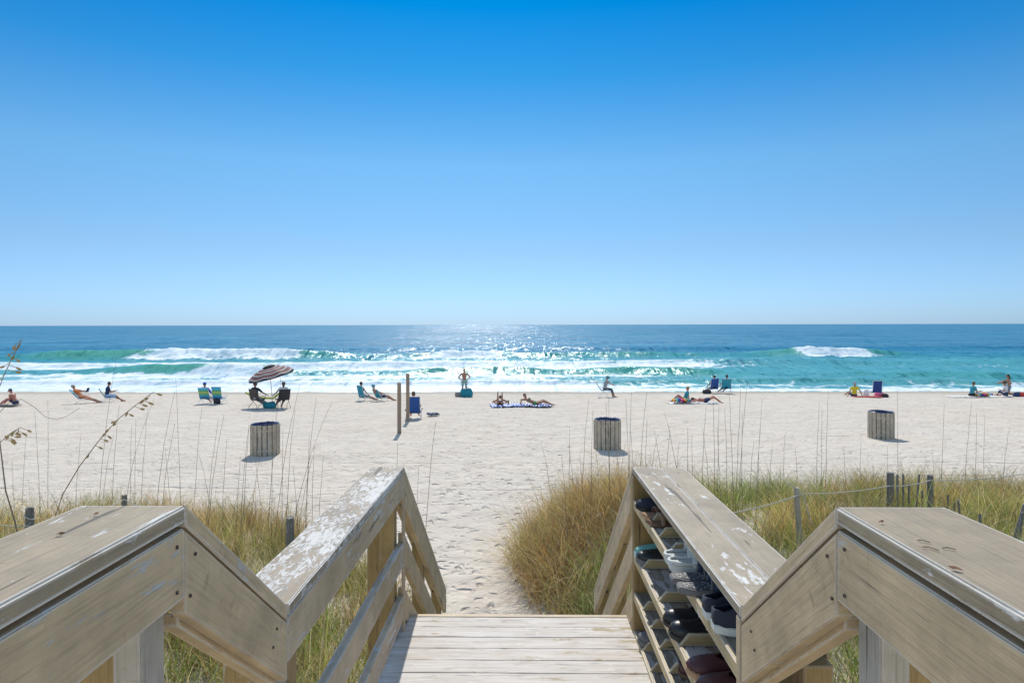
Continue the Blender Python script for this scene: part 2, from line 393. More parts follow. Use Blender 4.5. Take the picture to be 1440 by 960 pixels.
def water_mat():
    t = NT('sea_water'); co = t.tc(); a = t.attr('sea'); s = t.n.new('ShaderNodeSeparateColor'); t.l.new(a, s.inputs[0])
    foam_d, shallow, thin = s.outputs[0], s.outputs[1], s.outputs[2]
    var = t.noise(t.map(co, (.012, .05, 0)), 1.0, 4, .6)
    deep = t.mix(t.ramp(var, [(.35, 0), (.65, 1)]), (.005, .145, .26), (.012, .21, .345))
    shal = t.mix(t.noise(t.map(co, (.06, .12, 0)), 1.0, 4, .6), (.03, .27, .34), (.10, .44, .46))
    c = t.mix(shallow, deep, shal)
    c = t.mix(t.math('MULTIPLY', thin, .9), c, (.11, .42, .30))
    # foam: lacy, torn patches
    warp = t.noise(t.map(co, (.35, .35, 0)), 1.0, 3)
    fc = t.map(co, (1, 1, 0), t.comb(t.math('MULTIPLY', warp, 2.0), t.math('MULTIPLY', warp, 3.0), 0.0))
    n1 = t.noise(t.map(fc, (.22, .42, 0)), 1.0, 8, .68, .6); n2 = t.noise(t.map(fc, (1.2, 1.2, 0)), 1.0, 6, .7)
    v = t.voro(t.map(fc, (.7, .6, 0)), 1.0, 'DISTANCE_TO_EDGE')
    lace = t.ramp(v, [(.02, .32), (.22, 0)])
    n = t.math('ADD', t.math('ADD', t.math('MULTIPLY', n1, .62), t.math('MULTIPLY', n2, .38)), t.math('MULTIPLY', lace, .30))
    th = t.math('SUBTRACT', 1.04, t.math('MULTIPLY', foam_d, .82))
    f = t.math('MULTIPLY', t.math('SUBTRACT', n, t.math('MULTIPLY', th, .80)), 9.0, clamp=True)
    soft = t.math('MULTIPLY', foam_d, .16)
    f = t.math('MAXIMUM', f, soft)
    foamc = t.mix(t.ramp(t.math('ADD', t.math('MULTIPLY', n2, .5), t.math('MULTIPLY', n1, .5)), [(.38, 0), (.60, 1)]), (.42, .60, .70), (.84, .88, .90))
    c = t.mix(f, c, foamc)
    w1 = t.noise(t.map(co, (.5, 1.1, 0)), 1.0, 6, .62); w2 = t.noise(t.map(co, (2.2, 3.6, 0)), 1.0, 6, .68)
    w3 = t.noise(t.map(co, (.06, .16, 0)), 1.0, 4, .6)
    h = t.math('ADD', t.math('ADD', t.math('MULTIPLY', w1, .55), t.math('MULTIPLY', w2, .32)), t.math('MULTIPLY', w3, 1.7))
    def cnoise(sc, loc, det):
        n_ = t.n.new('ShaderNodeTexNoise'); t.l.new(t.map(co, sc, loc), n_.inputs['Vector']); n_.inputs['Scale'].default_value = 1; n_.inputs['Detail'].default_value = det; n_.inputs['Roughness'].default_value = .6
        q = t.n.new('ShaderNodeVectorMath'); q.operation = 'SUBTRACT'; t.l.new(n_.outputs['Color'], q.inputs[0]); q.inputs[1].default_value = (.5, .5, .5); return q.outputs[0]
    def vs(v, k):
        q = t.n.new('ShaderNodeVectorMath'); q.operation = 'MULTIPLY'; t.l.new(v, q.inputs[0]); q.inputs[1].default_value = k; return q.outputs[0]
    def va(a_, b_):
        q = t.n.new('ShaderNodeVectorMath'); q.operation = 'ADD'; t.l.new(a_, q.inputs[0]); t.l.new(b_, q.inputs[1]); return q.outputs[0]
    ge = t.n.new('ShaderNodeNewGeometry')
    sl_ = va(va(vs(cnoise((2.1, 1.5, 0), (0, 0, 0), 3), (1.6, 1.8, 0)), vs(cnoise((.55, .22, 0), (5, 9, 0), 3), (.9, 2.0, 0))), vs(cnoise((.05, .035, 0), (2, 7, 0), 4), (.4, 1.5, 0)))
    s1 = t.ramp(t.noise(t.map(co, (3.2, .75, 0)), 1.0, 2, .5), [(.615, 0), (.635, 1)]); s2 = t.ramp(t.noise(t.map(co, (1.1, .06, 0), (3, 4, 0)), 1.0, 2, .5), [(.63, 0), (.65, 1)])
    sl_ = va(vs(sl_, (.5, .5, 0)), vs(t.comb(0.0, t.math('MAXIMUM', s1, s2), 0.0), (0, -.40, 0)))
    calm = t.math('SUBTRACT', 1.0, t.math('MULTIPLY', f, .5))
    sc2 = t.n.new('ShaderNodeVectorMath'); sc2.operation = 'SCALE'; t.l.new(sl_, sc2.inputs[0]); t.l.new(calm, sc2.inputs['Scale'])
    nn = t.n.new('ShaderNodeVectorMath'); nn.operation = 'NORMALIZE'; t.l.new(va(ge.outputs['Normal'], sc2.outputs[0]), nn.inputs[0])
    nm = t.bump(h, 1.0, .14, nn.outputs[0])
    rg = t.math('ADD', t.math('MULTIPLY', f, .5), .17)
    t.n.remove(t.b)
    df = t.n.new('ShaderNodeBsdfDiffuse'); gl = t.n.new('ShaderNodeBsdfGlossy'); ms = t.n.new('ShaderNodeMixShader'); fr = t.n.new('ShaderNodeFresnel')
    t.l.new(c, df.inputs[0]); t.l.new(nm, df.inputs['Normal']); t.l.new(nm, gl.inputs['Normal']); t.l.new(rg, gl.inputs['Roughness']); t.l.new(nm, fr.inputs['Normal']); fr.inputs[0].default_value = 1.33
    fac = t.math('MULTIPLY', t.math('MINIMUM', fr.outputs[0], .42), t.math('SUBTRACT', .95, t.math('MULTIPLY', f, .6)))
    t.l.new(fac, ms.inputs[0]); t.l.new(df.outputs[0], ms.inputs[1]); t.l.new(gl.outputs[0], ms.inputs[2]); t.l.new(ms.outputs[0], t.out.inputs[0])
    return t.m
M['water'] = water_mat()

# ------------------------------------------------------------------ ground + water
ys = [-60, -40, -25, -15, -8]; y = -4.0
while y < 62:
    ys.append(y); y += .09 if 3 < y < 15 else (.16 if y < 30 else .25)
ys += [70, 90, 130, 200, 400, 1000, 3000, 9000, 30000]
xs = []; x = 0.0
while x < 70:
    xs.append(x); x += .09 + max(0, x - 6) * .02
xs += [100, 160, 300, 700, 2000, 6000, 20000]
xs = sorted(set([-q for q in xs] + xs))
XS, YS = np.meshgrid(np.array(xs), np.array(ys))
ZS = H(XS, YS)
sand = big_mesh('beach_sand', np.stack([XS, YS, ZS], -1).reshape(-1, 3), grid_faces(*XS.shape), M['sand'])
tag(sand, kind='structure')

SEA = -.88
def bump1(x, a, b, s=3.0):
    return 1 / (1 + np.exp(-(x - a) / s)) * 1 / (1 + np.exp((x - b) / s))
def prof(u, f, bk):
    return np.where(u < 0, np.exp(-(u / f) ** 2), np.exp(-(u / bk) ** 2))
zr = [38.0]
while zr[-1] < 200: zr.append(zr[-1] * 1.0026)
while zr[-1] < 50000: zr.append(zr[-1] * 1.07)
zr = np.array(zr); tt = np.linspace(-1.7, 1.7, 800)
ZZ = zr[:, None] * np.ones_like(tt)[None, :]; XX = zr[:, None] * tt[None, :]
def N(fx, fy, seed, o=4): return fbm(XX * fx, ZZ * fy, seed, o)
near = np.clip((170 - ZZ) / 60, 0, 1)
eta = (np.sin(ZZ / 4.4 + 3 * N(.03, .03, 40)) * .10 + np.sin(ZZ / 7.9 + XX / 40 + 4 * N(.02, .02, 41)) * .14) * np.clip((ZZ - 46) / 20, 0, 1) * near
eta += (N(.5, .8, 42) - .5) * .30 * near * np.clip((ZZ - 46) / 10, 0.15, 1)
zc1 = 95 + 3.0 * (N(.02, .001, 50, 2) - .5) * 2 + 1.2 * (N(.12, .001, 51, 3) - .5)
a1 = .30 + 1.0 * bump1(XX, -70, -26, 3) + .5 * bump1(XX, -14, -2, 2) + .55 * bump1(XX, 0, 26, 4) + .85 * bump1(XX, 33, 52, 2)
f1 = (bump1(XX, -53, -30, 1.6) + .8 * bump1(XX, -13, -2.5, 1.3) + .95 * bump1(XX, 37, 49, 1.3)) * np.clip(.45 + 1.1 * N(.22, .001, 52, 4), 0, 1)
b1 = prof(ZZ - zc1, 1.7, 5.5)
zc3 = 61 + 3.5 * (N(.045, .001, 54, 2) - .5) * 2 + 1.0 * (N(.2, .001, 55, 3) - .5)
a3 = .22 + .75 * bump1(XX, -38, -22, 2) + .50 * bump1(XX, -11, 2.5, 1.5) + .55 * bump1(XX, 5, 18, 1.5) + .3 * bump1(XX, 30, 44, 3)
b3 = prof(ZZ - zc3, 1.2, 3.4)
f3 = bump1(XX, -29, -22, 1.0) + .35 * bump1(XX, -6, 0, .8)
zc2 = 77 + 4 * (N(.03, .001, 57, 2) - .5) * 2 + 1.5 * (N(.15, .001, 58, 3) - .5)
a2 = .40 + .3 * N(.05, .001, 59, 2); b2 = prof(ZZ - zc2, 1.5, 3.5)
zc4 = 52.5 + 1.6 * (N(.06, .001, 60, 2) - .5) * 2 + .7 * (N(.3, .001, 61, 3) - .5)
b4 = prof(ZZ - zc4, .6, 2.0); a4 = .18 + .2 * N(.08, .001, 62, 2)
zc0 = 128 + 6 * (N(.015, .001, 63, 2) - .5); b0 = prof(ZZ - zc0, 3.0, 6.0)
eta += b1 * a1 + b2 * a2 + b3 * a3 + b4 * a4 + b0 * .35
roll = np.clip(f1, 0, 1) * prof(ZZ - (zc1 - 2.2 + 2.4 * (N(.5, .001, 53, 3) - .5)), 2.0, 2.4)
eta += roll * (.15 + 1.3 * (N(.7, .5, 66) - .35)) * .9 + np.clip(f3, 0, 1) * prof(ZZ - (zc3 - 1.2), 1.2, 1.5) * (.2 + .3 * N(1.3, .8, 67))
# run-up edge on the beach
shore = 46.3 + 1.2 * (N(.08, .0, 70, 3) - .5) * 2
eta += np.clip((49 - ZZ) / 4, 0, 1) * .03
eta = np.where(ZZ < shore, eta * 0 - (shore - ZZ) * .12, eta)
# where foam lies (density), shallow tint, thin green faces
left = 1 / (1 + np.exp((XX / ZZ * 960 + 735 - 930) / 110))      # broken water lies mostly left of the bar
left = left * .72 + .28
zone = np.clip((ZZ - 46) / 2, 0, 1) * np.clip((88 - ZZ) / 9, 0, 1)
foam = zone * left * np.clip(-.05 + .95 * N(.06, .13, 80, 4), 0, .8)
foam += np.clip(roll * 1.3, 0, 1.0) * (.35 + .75 * N(.6, .5, 68)) + np.clip(f1, 0, 1) * prof(ZZ - zc1 - .5, 2.5, 2.0) * .75
foam += .40 * prof(ZZ - (zc2 - 2), 2.6, 2.0) * (left * .8 + .3) + prof(ZZ - (zc3 - 2.6), 2.6, 1.6) * .34 * left
foam += np.clip(f3, 0, 1) * prof(ZZ - (zc3 - .5), 2.2, 1.8) * .5
foam += prof(ZZ - (zc4 - 1.6), 3.6, 1.6) * (.18 + .30 * left) + prof(ZZ - (shore + .9), 1.0, .9) * .75
foam -= .85 * prof(ZZ - (zc1 - 1.0), 1.2, 2.5) * np.clip(a1 - .5, 0, 1) * (1 - np.clip(f1, 0, 1))
foam -= .75 * prof(ZZ - (zc3 - .5), .9, 2.2) * np.clip(a3 - .25, 0, 1) * 1.4 * (1 - np.clip(f3, 0, 1))
foam = np.clip(foam, 0, 1)
shal = np.clip((118 + 10 * (N(.02, .02, 85, 2) - .5) - ZZ) / 38, 0, 1)
thin = np.clip(prof(ZZ - (zc1 - .8), 1.8, 2.2) * np.clip(a1 - .45, 0, 1) * 1.2 + prof(ZZ - (zc3 - .6), 1.3, 2.0) * np.clip(a3 - .2, 0, 1) * 1.3 + .25 * prof(ZZ - zc4, 1, 1.5), 0, 1)
Vw = np.stack([XX, ZZ, SEA + eta], -1).reshape(-1, 3)
sea = big_mesh('sea_water', Vw, grid_faces(*ZZ.shape), M['water'])
col_attr(sea.data, 'sea', np.stack([foam, shal, thin], -1).reshape(-1, 3))
tag(sea, kind='structure')

# ------------------------------------------------------------------ boardwalk
XL, XR = -.722, .66
ZA, ZB, ZC, ZD = 1.45, 2.08, 4.13, 6.40          # rail corners along the walk
TOPH, TOPL = EYE - .385, EYE - .858             # rail top heights: upper landing / lower deck
DK, UDK = EYE - 1.86, EYE - 1.86 + .466
def frame(p0, p1, up):
    p0 = Vector(p0); p1 = Vector(p1); x = (p1 - p0).normalized(); up = Vector(up)
    y = up.cross(x).normalized(); z = x.cross(y)
    Mx = Matrix((x, y, z)).transposed().to_4x4(); Mx.translation = p0; return Mx, (p1 - p0).length
def board(name, p0, p1, w, th, m, parent, up=(0, 0, 1), e0=0, e1=0, bev=.003, sub=0):
    """board from p0 to p1: w across (local y), th along local z; e0/e1 shear the ends (metres per metre of local y... along z)"""
    Mx, L = frame(p0, p1, up)
    b = MB(); hw, ht = w / 2, th / 2
    n = max(2, int(L / .12)) if sub else 2
    V = []; Fc = []
    for i in range(n):
        t_ = i / (n - 1)
        for (sy, sz) in ((-1, -1), (1, -1), (1, 1), (-1, 1)):
            xx = L * t_ + (e0 * sz * ht if i == 0 else 0) + (e1 * sz * ht if i == n - 1 else 0)
            wob = sub * (random.random() - .5) if 0 < i < n - 1 else 0
            V.append((xx, sy * hw + wob * .5, sz * ht + wob))
    for i in range(n - 1):
        for k in range(4):
            Fc.append((i * 4 + k, i * 4 + (k + 1) % 4, (i + 1) * 4 + (k + 1) % 4, (i + 1) * 4 + k))
    Fc.append((3, 2, 1, 0)); Fc.append(tuple((n - 1) * 4 + k for k in range(4)))
    b.add(V, Fc); me = b.mesh(name)
    bm = bmesh.new(); bm.from_mesh(me)
    es = [e for e in bm.edges if len(e.link_faces) == 2 and e.calc_face_angle(0) > .5]
    bmesh.ops.bevel(bm, geom=es, offset=bev, segments=2, affect='EDGES', clamp_overlap=True); bm.to_mesh(me); bm.free()
    pl = Vector(parent.location)
    return link(name, me, m, parent, Matrix.Translation(-pl) @ Mx)
def screw(parent, x, y, z, r=.005):
    b = MB(); b.tube([(x, y, z - .002), (x, y, z + .0015)], r, 8); return b.build('screw', M['screw'], parent)

deck = empty('boardwalk_deck', (0, 3.2, DK - .25), 0, 'weathered wooden boardwalk deck with pale crosswise planks between the two painted railings', 'deck')
def planks(name, x0, x1, y0, y1, ztop, w=.14, gap=.0035, parent=None):
    b = MB(); ids = []; yy = y1; k = 0
    while yy - w > y0 - .01:
        j = (random.random() - .5) * .012
        before = len(b.v)
        z = ztop + (random.random() - .5) * .004
        # plank with a slightly rounded top
        n = 14; V = []; Fc = []
        for i in range(n):
            xx = (x0 + j) + (x1 - x0) * i / (n - 1); wz = (random.random() - .5) * .002
            ya, yb = yy - w + gap / 2, yy - gap / 2
            for (py_, pz_) in ((ya, -.036), (yb, -.036), (yb, -.003), (yb - .003, 0), (ya + .003, 0), (ya, -.003)):
                V.append((xx, py_ + wz, z + pz_ + wz))
        for i in range(n - 1):
            for q in range(6): Fc.append((i * 6 + q, i * 6 + (q + 1) % 6, (i + 1) * 6 + (q + 1) % 6, (i + 1) * 6 + q))
        Fc.append((5, 4, 3, 2, 1, 0)); Fc.append(tuple((n - 1) * 6 + q for q in range(6)))
        b.add(V, Fc); ids += [random.random()] * (len(b.v) - before)
        yy -= w; k += 1
    me = b.mesh(name); at_ = me.attributes.new('board', 'FLOAT', 'POINT'); at_.data.foreach_set('value', ids)
    return link(name, me, M['deck'], parent, Matrix.Translation(-Vector(parent.location)))
planks('planks', XL - .08, XR + .02, 2.12, 4.35, DK, parent=deck)
planks('planks', XL - .08, XR + .02, -2.6, 1.35, UDK, parent=deck)
for k in range(2):
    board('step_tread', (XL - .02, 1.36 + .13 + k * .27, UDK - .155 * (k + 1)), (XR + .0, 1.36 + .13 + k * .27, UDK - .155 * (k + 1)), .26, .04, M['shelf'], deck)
for xx in (XL - .03, 0, XR - .02):
    board('joist', (xx, 2.1, DK - .115), (xx, 4.33, DK - .115), .04, .15, M['ochre'], deck)
    board('joist', (xx, -2.6, UDK - .115), (xx, 1.33, UDK - .115), .04, .15, M['ochre'], deck)
board('fascia', (XL - .08, 4.372, DK - .07), (XR + .02, 4.372, DK - .07), .038, .14, M['side'], deck)
# stairs to the sand
nst = 9; rise = (DK - .12) / (nst + 1); run = 2.45 / (nst)
for k in range(nst):
    yc = 4.41 + run * (k + .5); zz = DK - rise * (k + 1)
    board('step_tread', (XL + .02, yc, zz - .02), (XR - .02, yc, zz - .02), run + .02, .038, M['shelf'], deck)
for xx in (XL + .0, XR - .0):
    board('stringer', (xx, 4.40, DK - rise - .16), (xx, 4.40 + 2.35, .1), .04, .25, M['ochre'], deck)

def plumb(p, off, dirv):
    q = p + off; return q + dirv * (-off.y / dirv.y)
def railing(side):
    s = -1 if side == 'L' else 1; X = XL if s < 0 else XR
    lab = ('left wooden railing with heavily peeling white-flecked lower cap and open lower rails beside the deck' if s < 0 else
           'right wooden railing whose flat painted cap runs above the shoe shelves')
    rt = empty('railing', (X + s * .1, 2.0, 0.6), 0, lab, 'railing')
    cw = .228
    o = s
    def cx(w): return X + o * w / 2
    capT, sideT = .036, .036
    # upper landing cap and side boards
    b1 = board('cap_board', (cx(cw), -1.6, TOPH - capT / 2), (cx(cw), ZA, TOPH - capT / 2), cw, capT, M['cap_smooth'], rt, bev=.004)
    z0, z1 = TOPH - capT - .012 - .150, TOPH - capT - .012
    f1_ = board('side_board', (X + o * .020, -1.6, (z0 + z1) / 2), (X + o * .020, ZA, (z0 + z1) / 2), sideT, z1 - z0, M['side'], rt)
    # sloping piece down to the lower deck
    dy, dz = ZB - ZA, TOPL - TOPH; Ls = math.hypot(dy, dz)
    nrm = Vector((0, -dz / Ls, dy / Ls))
    dirv = Vector((0, dy / Ls, dz / Ls))
    c0 = Vector((0, ZA + .002, TOPH)); c1 = Vector((0, ZB + .002, TOPL))
    sl = -dz / dy
    wS = .15
    def slope_board(nm, xa, ca, cb, depth, w_, th_, m_, nn, dd, s_, y1=0.0):
        p = plumb(ca, nn * -depth, dd); q = plumb(cb, nn * -depth, dd); q = q + dd * y1
        return board(nm, (X + o * xa, p.y, p.z), (X + o * xa, q.y, q.z), w_, th_, m_, rt, up=nn, e0=-s_, e1=-s_)
    slope_board('cap_board', wS / 2, c0, c1, .018, wS, .036, M['side'], nrm, dirv, sl, -.002)
    slope_board('side_board', .019, c0, c1, .114, .036, .142, M['slope'], nrm, dirv, sl)
    slope_board('ledger', .060, c0 + dirv * .05, c1 + dirv * -.01, .186, .045, .024, M['side'], nrm, dirv, sl)
    # lower deck cap
    lw = .20 if s < 0 else .305
    lm = M['cap_peel'] if s < 0 else M['cap_rack']
    if s < 0:
        board('cap_board', (cx(lw), ZB + .012, TOPL - capT / 2), (cx(lw), ZC, TOPL - capT / 2), lw, capT, lm, rt, sub=.003, bev=.004)
    else:
        wa = .165; wb = lw - wa - .004
        board('cap_board', (X + wa / 2, ZB + .012, TOPL - capT / 2), (X + wa / 2, ZC, TOPL - capT / 2), wa, capT, lm, rt, sub=.002, bev=.004)
        board('cap_board', (X + wa + .004 + wb / 2, ZB + .012, TOPL - capT / 2 - .002), (X + wa + .004 + wb / 2, ZC - .01, TOPL - capT / 2 - .002), wb, capT, lm, rt, sub=.002, bev=.004)
    if s < 0:
        zt = TOPL - capT - .004
        board('side_board', (X - .020, ZB + .012, zt - .07), (X - .020, ZC - .002, zt - .07), .036, .14, M['rail'], rt)
        for top in (.545, .226):
            board('lower_rail', (X - .020, ZB + .03, DK + top - .07), (X - .020, ZC - .002, DK + top - .07), .038, .14, M['rail'], rt, sub=.003)
    # stair rails
    dyc, dzc = ZD - ZC, -1.62; Lc = math.hypot(dyc, dzc); nr = Vector((0, -dzc / Lc, dyc / Lc)); slc = -dzc / dyc
    a = Vector((0, ZC + .004, TOPL)); e = Vector((0, ZD, TOPL + dzc)); dc = Vector((0, dyc / Lc, dzc / Lc))
    slope_board('cap_board', .07, a, e, .018, .14, .036, M['slope'], nr, dc, slc)
    slope_board('side_board', .019, a, e, .110, .036, .14, M['slope'], nr, dc, slc)
    for dd in (.40, .73):
        slope_board('lower_rail', .019, a + Vector((0, 0, -dd)), e + Vector((0, 0, -dd - .035)), .07, .038, .14, M['slope'], nr, dc, slc)
    # posts
    def post(xa, xb, ya, yb, zb, zt, m, nm='post'):
        xm = X + o * (xa + xb) / 2
        board(nm, (xm, (ya + yb) / 2, zb), (xm, (ya + yb) / 2, zt), yb - ya, abs(xb - xa), m, rt, up=(1, 0, 0))
    zt = TOPH - capT - .004
    post(.040, .098, ZA - .10, ZA - .012, .5, zt, M['grey_post']); post(.100, .222, ZA - .06, ZA - .015, .5, zt, M['ochre'])
    post(.040, .098, -1.2, -1.11, .5, zt, M['grey_post'])
    zt = TOPL - capT - .03
    if s < 0:
        post(.042, .13, ZB + .02, ZB + .11, .4, zt - .04, M['grey_post']); 
        board('block', (X - .115, ZB - .015, zt - .16), (X - .115, ZB - .015, zt - .06), .032, .145, M['ochre'], rt, up=(1, 0, 0))
        post(.042, .128, ZB + .12, ZB + .21, .4, zt - .04, M['ochre'])
        post(.042, .13, ZC - .10, ZC - .012, 0, zt, M['ochre']); post(.132, .225, ZC + .0, ZC + .09, 0, zt - .02, M['ochre'])
        post(.001, .016, ZC + .004, ZC + .05, DK - .2, zt - .05, M['slope'], 'trim_strip')
        # trim on the inner face
    else:
        post(.0, .062, ZB + .012, ZB + .05, .4, zt + .026, M['slope'])
        post(.064, .17, ZB - .03, ZB + .008, .4, zt - .17, M['ochre'])
        post(.18, .27, ZB - .02, ZB + .07, .4, zt - .10, M['ochre'])
        post(.0, .09, ZC + .0, ZC + .088, 0, zt, M['ochre']); post(.20, .29, ZC - .10, ZC - .012, 0, zt, M['ochre'])
        post(.06, .088, ZC + .10, ZC + .13, 0, zt - .1, M['slope'], 'trim_strip')
    # stair posts
    ym = ZC + 1.05; zm = TOPL - 1.62 * 1.05 / dyc - .06
    post(.040, .125, ym, ym + .088, -.2, zm, M['ochre'])
    post(.040, .125, ZD - .14, ZD - .05, -.3, TOPL + dzc + .02, M['ochre'])
    # screws
    for (yy, zz) in ((ZA - .035, z1 - .03), (ZA - .035, z0 + .025), (ZA - .75, z1 - .04), (ZA - .75, z0 + .03)):
        b = MB(); L0 = Vector(rt.location); xs_ = X + o * .0015
        b.tube([(xs_ - L0.x + o * .003, yy - L0.y, zz - L0.z), (xs_ - L0.x - o * .0025, yy - L0.y, zz - L0.z)], .0042, 8)
        b.build('screw', M['screw'], rt)
    for t_, u_ in ((.13, -.07), (.17, -.15), (.93, -.08), (.93, -.13)):
        p = c0.lerp(c1, t_) + nrm * u_; b = MB(); L0 = Vector(rt.location)
        b.tube([(X + o * .003 - L0.x, p.y - L0.y, p.z - L0.z), (X - o * .0025 - L0.x, p.y - L0.y, p.z - L0.z)], .0042, 8)
        b.build('screw', M['screw'], rt)
    return rt
RL = railing('L'); RR = railing('R')

# ------------------------------------------------------------------ shoe rack
rack = empty('shoe_rack', (XR + .14, 3.1, DK), 0, 'four-tier wooden shoe shelf built under the right railing cap, holding left shoes', 'shoe rack')
SH = [EYE - 1.058, EYE - 1.375, EYE - 1.612, EYE - 1.842]
rx0, rx1 = XR + .004, XR + .275
kdiv = [(2, 3, 4), (1, 3, 4, 5), (1, 2, 3, 4, 5, 6), (1, 2, 3, 5)]
for i, z in enumerate(SH):
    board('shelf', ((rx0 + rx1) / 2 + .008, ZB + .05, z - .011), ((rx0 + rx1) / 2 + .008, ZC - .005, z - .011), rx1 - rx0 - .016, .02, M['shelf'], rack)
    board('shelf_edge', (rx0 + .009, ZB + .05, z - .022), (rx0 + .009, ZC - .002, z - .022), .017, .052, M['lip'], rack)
    for k in kdiv[i]:
        yk = 4.09 - .232 * k
        b = MB(); hx = rx1 - .01; L0 = Vector(rack.location)
        zz = z + .001
        V = [(rx0 + .004, 0, 0), (hx, 0, 0), (hx, 0, .05), (rx0 + .045, 0, .05)]
        vs = [(a_ - L0.x, yk - L0.y, c_ + zz - L0.z) for a_, _, c_ in V] + [(a_ - L0.x, yk + .018 - L0.y, c_ + zz - L0.z) for a_, _, c_ in V]
        b.add(vs, [(0, 1, 2, 3), (7, 6, 5, 4), (0, 4, 5, 1), (1, 5, 6, 2), (2, 6, 7, 3), (3, 7, 4, 0)])
        b.build('divider', M['lip'], rack, bevel=.002)
board('end_panel', ((rx0 + rx1) / 2, ZC - .004 + .0, DK + .02), ((rx0 + rx1) / 2, ZC - .004, TOPL - .045), .018, rx1 - rx0, M['ochre'], rack, up=(1, 0, 0))
board('back_panel', (rx1 + .008, ZB + .05, (DK + TOPL) / 2 - .01), (rx1 + .008, ZC - .02, (DK + TOPL) / 2 - .01), .012, TOPL - DK - .08, M['ochre'], rack)

# ------------------------------------------------------------------ shoes
SH_M = {
 'navy': simple('navy_canvas', (.020, .026, .048), .8, .3, 120, bump=.3), 'black': simple('black_rubber', (.014, .016, .02), .38, .2, 40),
 'white': simple('white_rubber', (.58, .61, .59), .5), 'brown': simple('brown_leather', (.20, .11, .07), .5, .3, 50),
 'tan': simple('tan_leather', (.42, .26, .16), .55, .3, 50), 'teal': simple('teal_fabric', (.16, .42, .38), .6),
 'grey': simple('grey_fabric', (.16, .16, .165), .7, .3, 90), 'maroon': simple('maroon_leather', (.085, .028, .03), .45, .3, 60),
 'blue': simple('blue_denim', (.07, .10, .19), .7, .3, 150, bump=.3), 'lightblue': simple('pale_blue_rubber', (.45, .58, .62), .5)}
def pattern_mat():
    t = NT('patterned_canvas'); v = t.voro(t.tc(), 95, 'F1'); n = t.noise(t.tc(), 60, 3)
    return t.fin(t.mix(t.ramp(v, [(.28, 0), (.42, 1)]), (.50, .46, .40), (.07, .075, .09)), .75)
SH_M['pattern'] = pattern_mat()
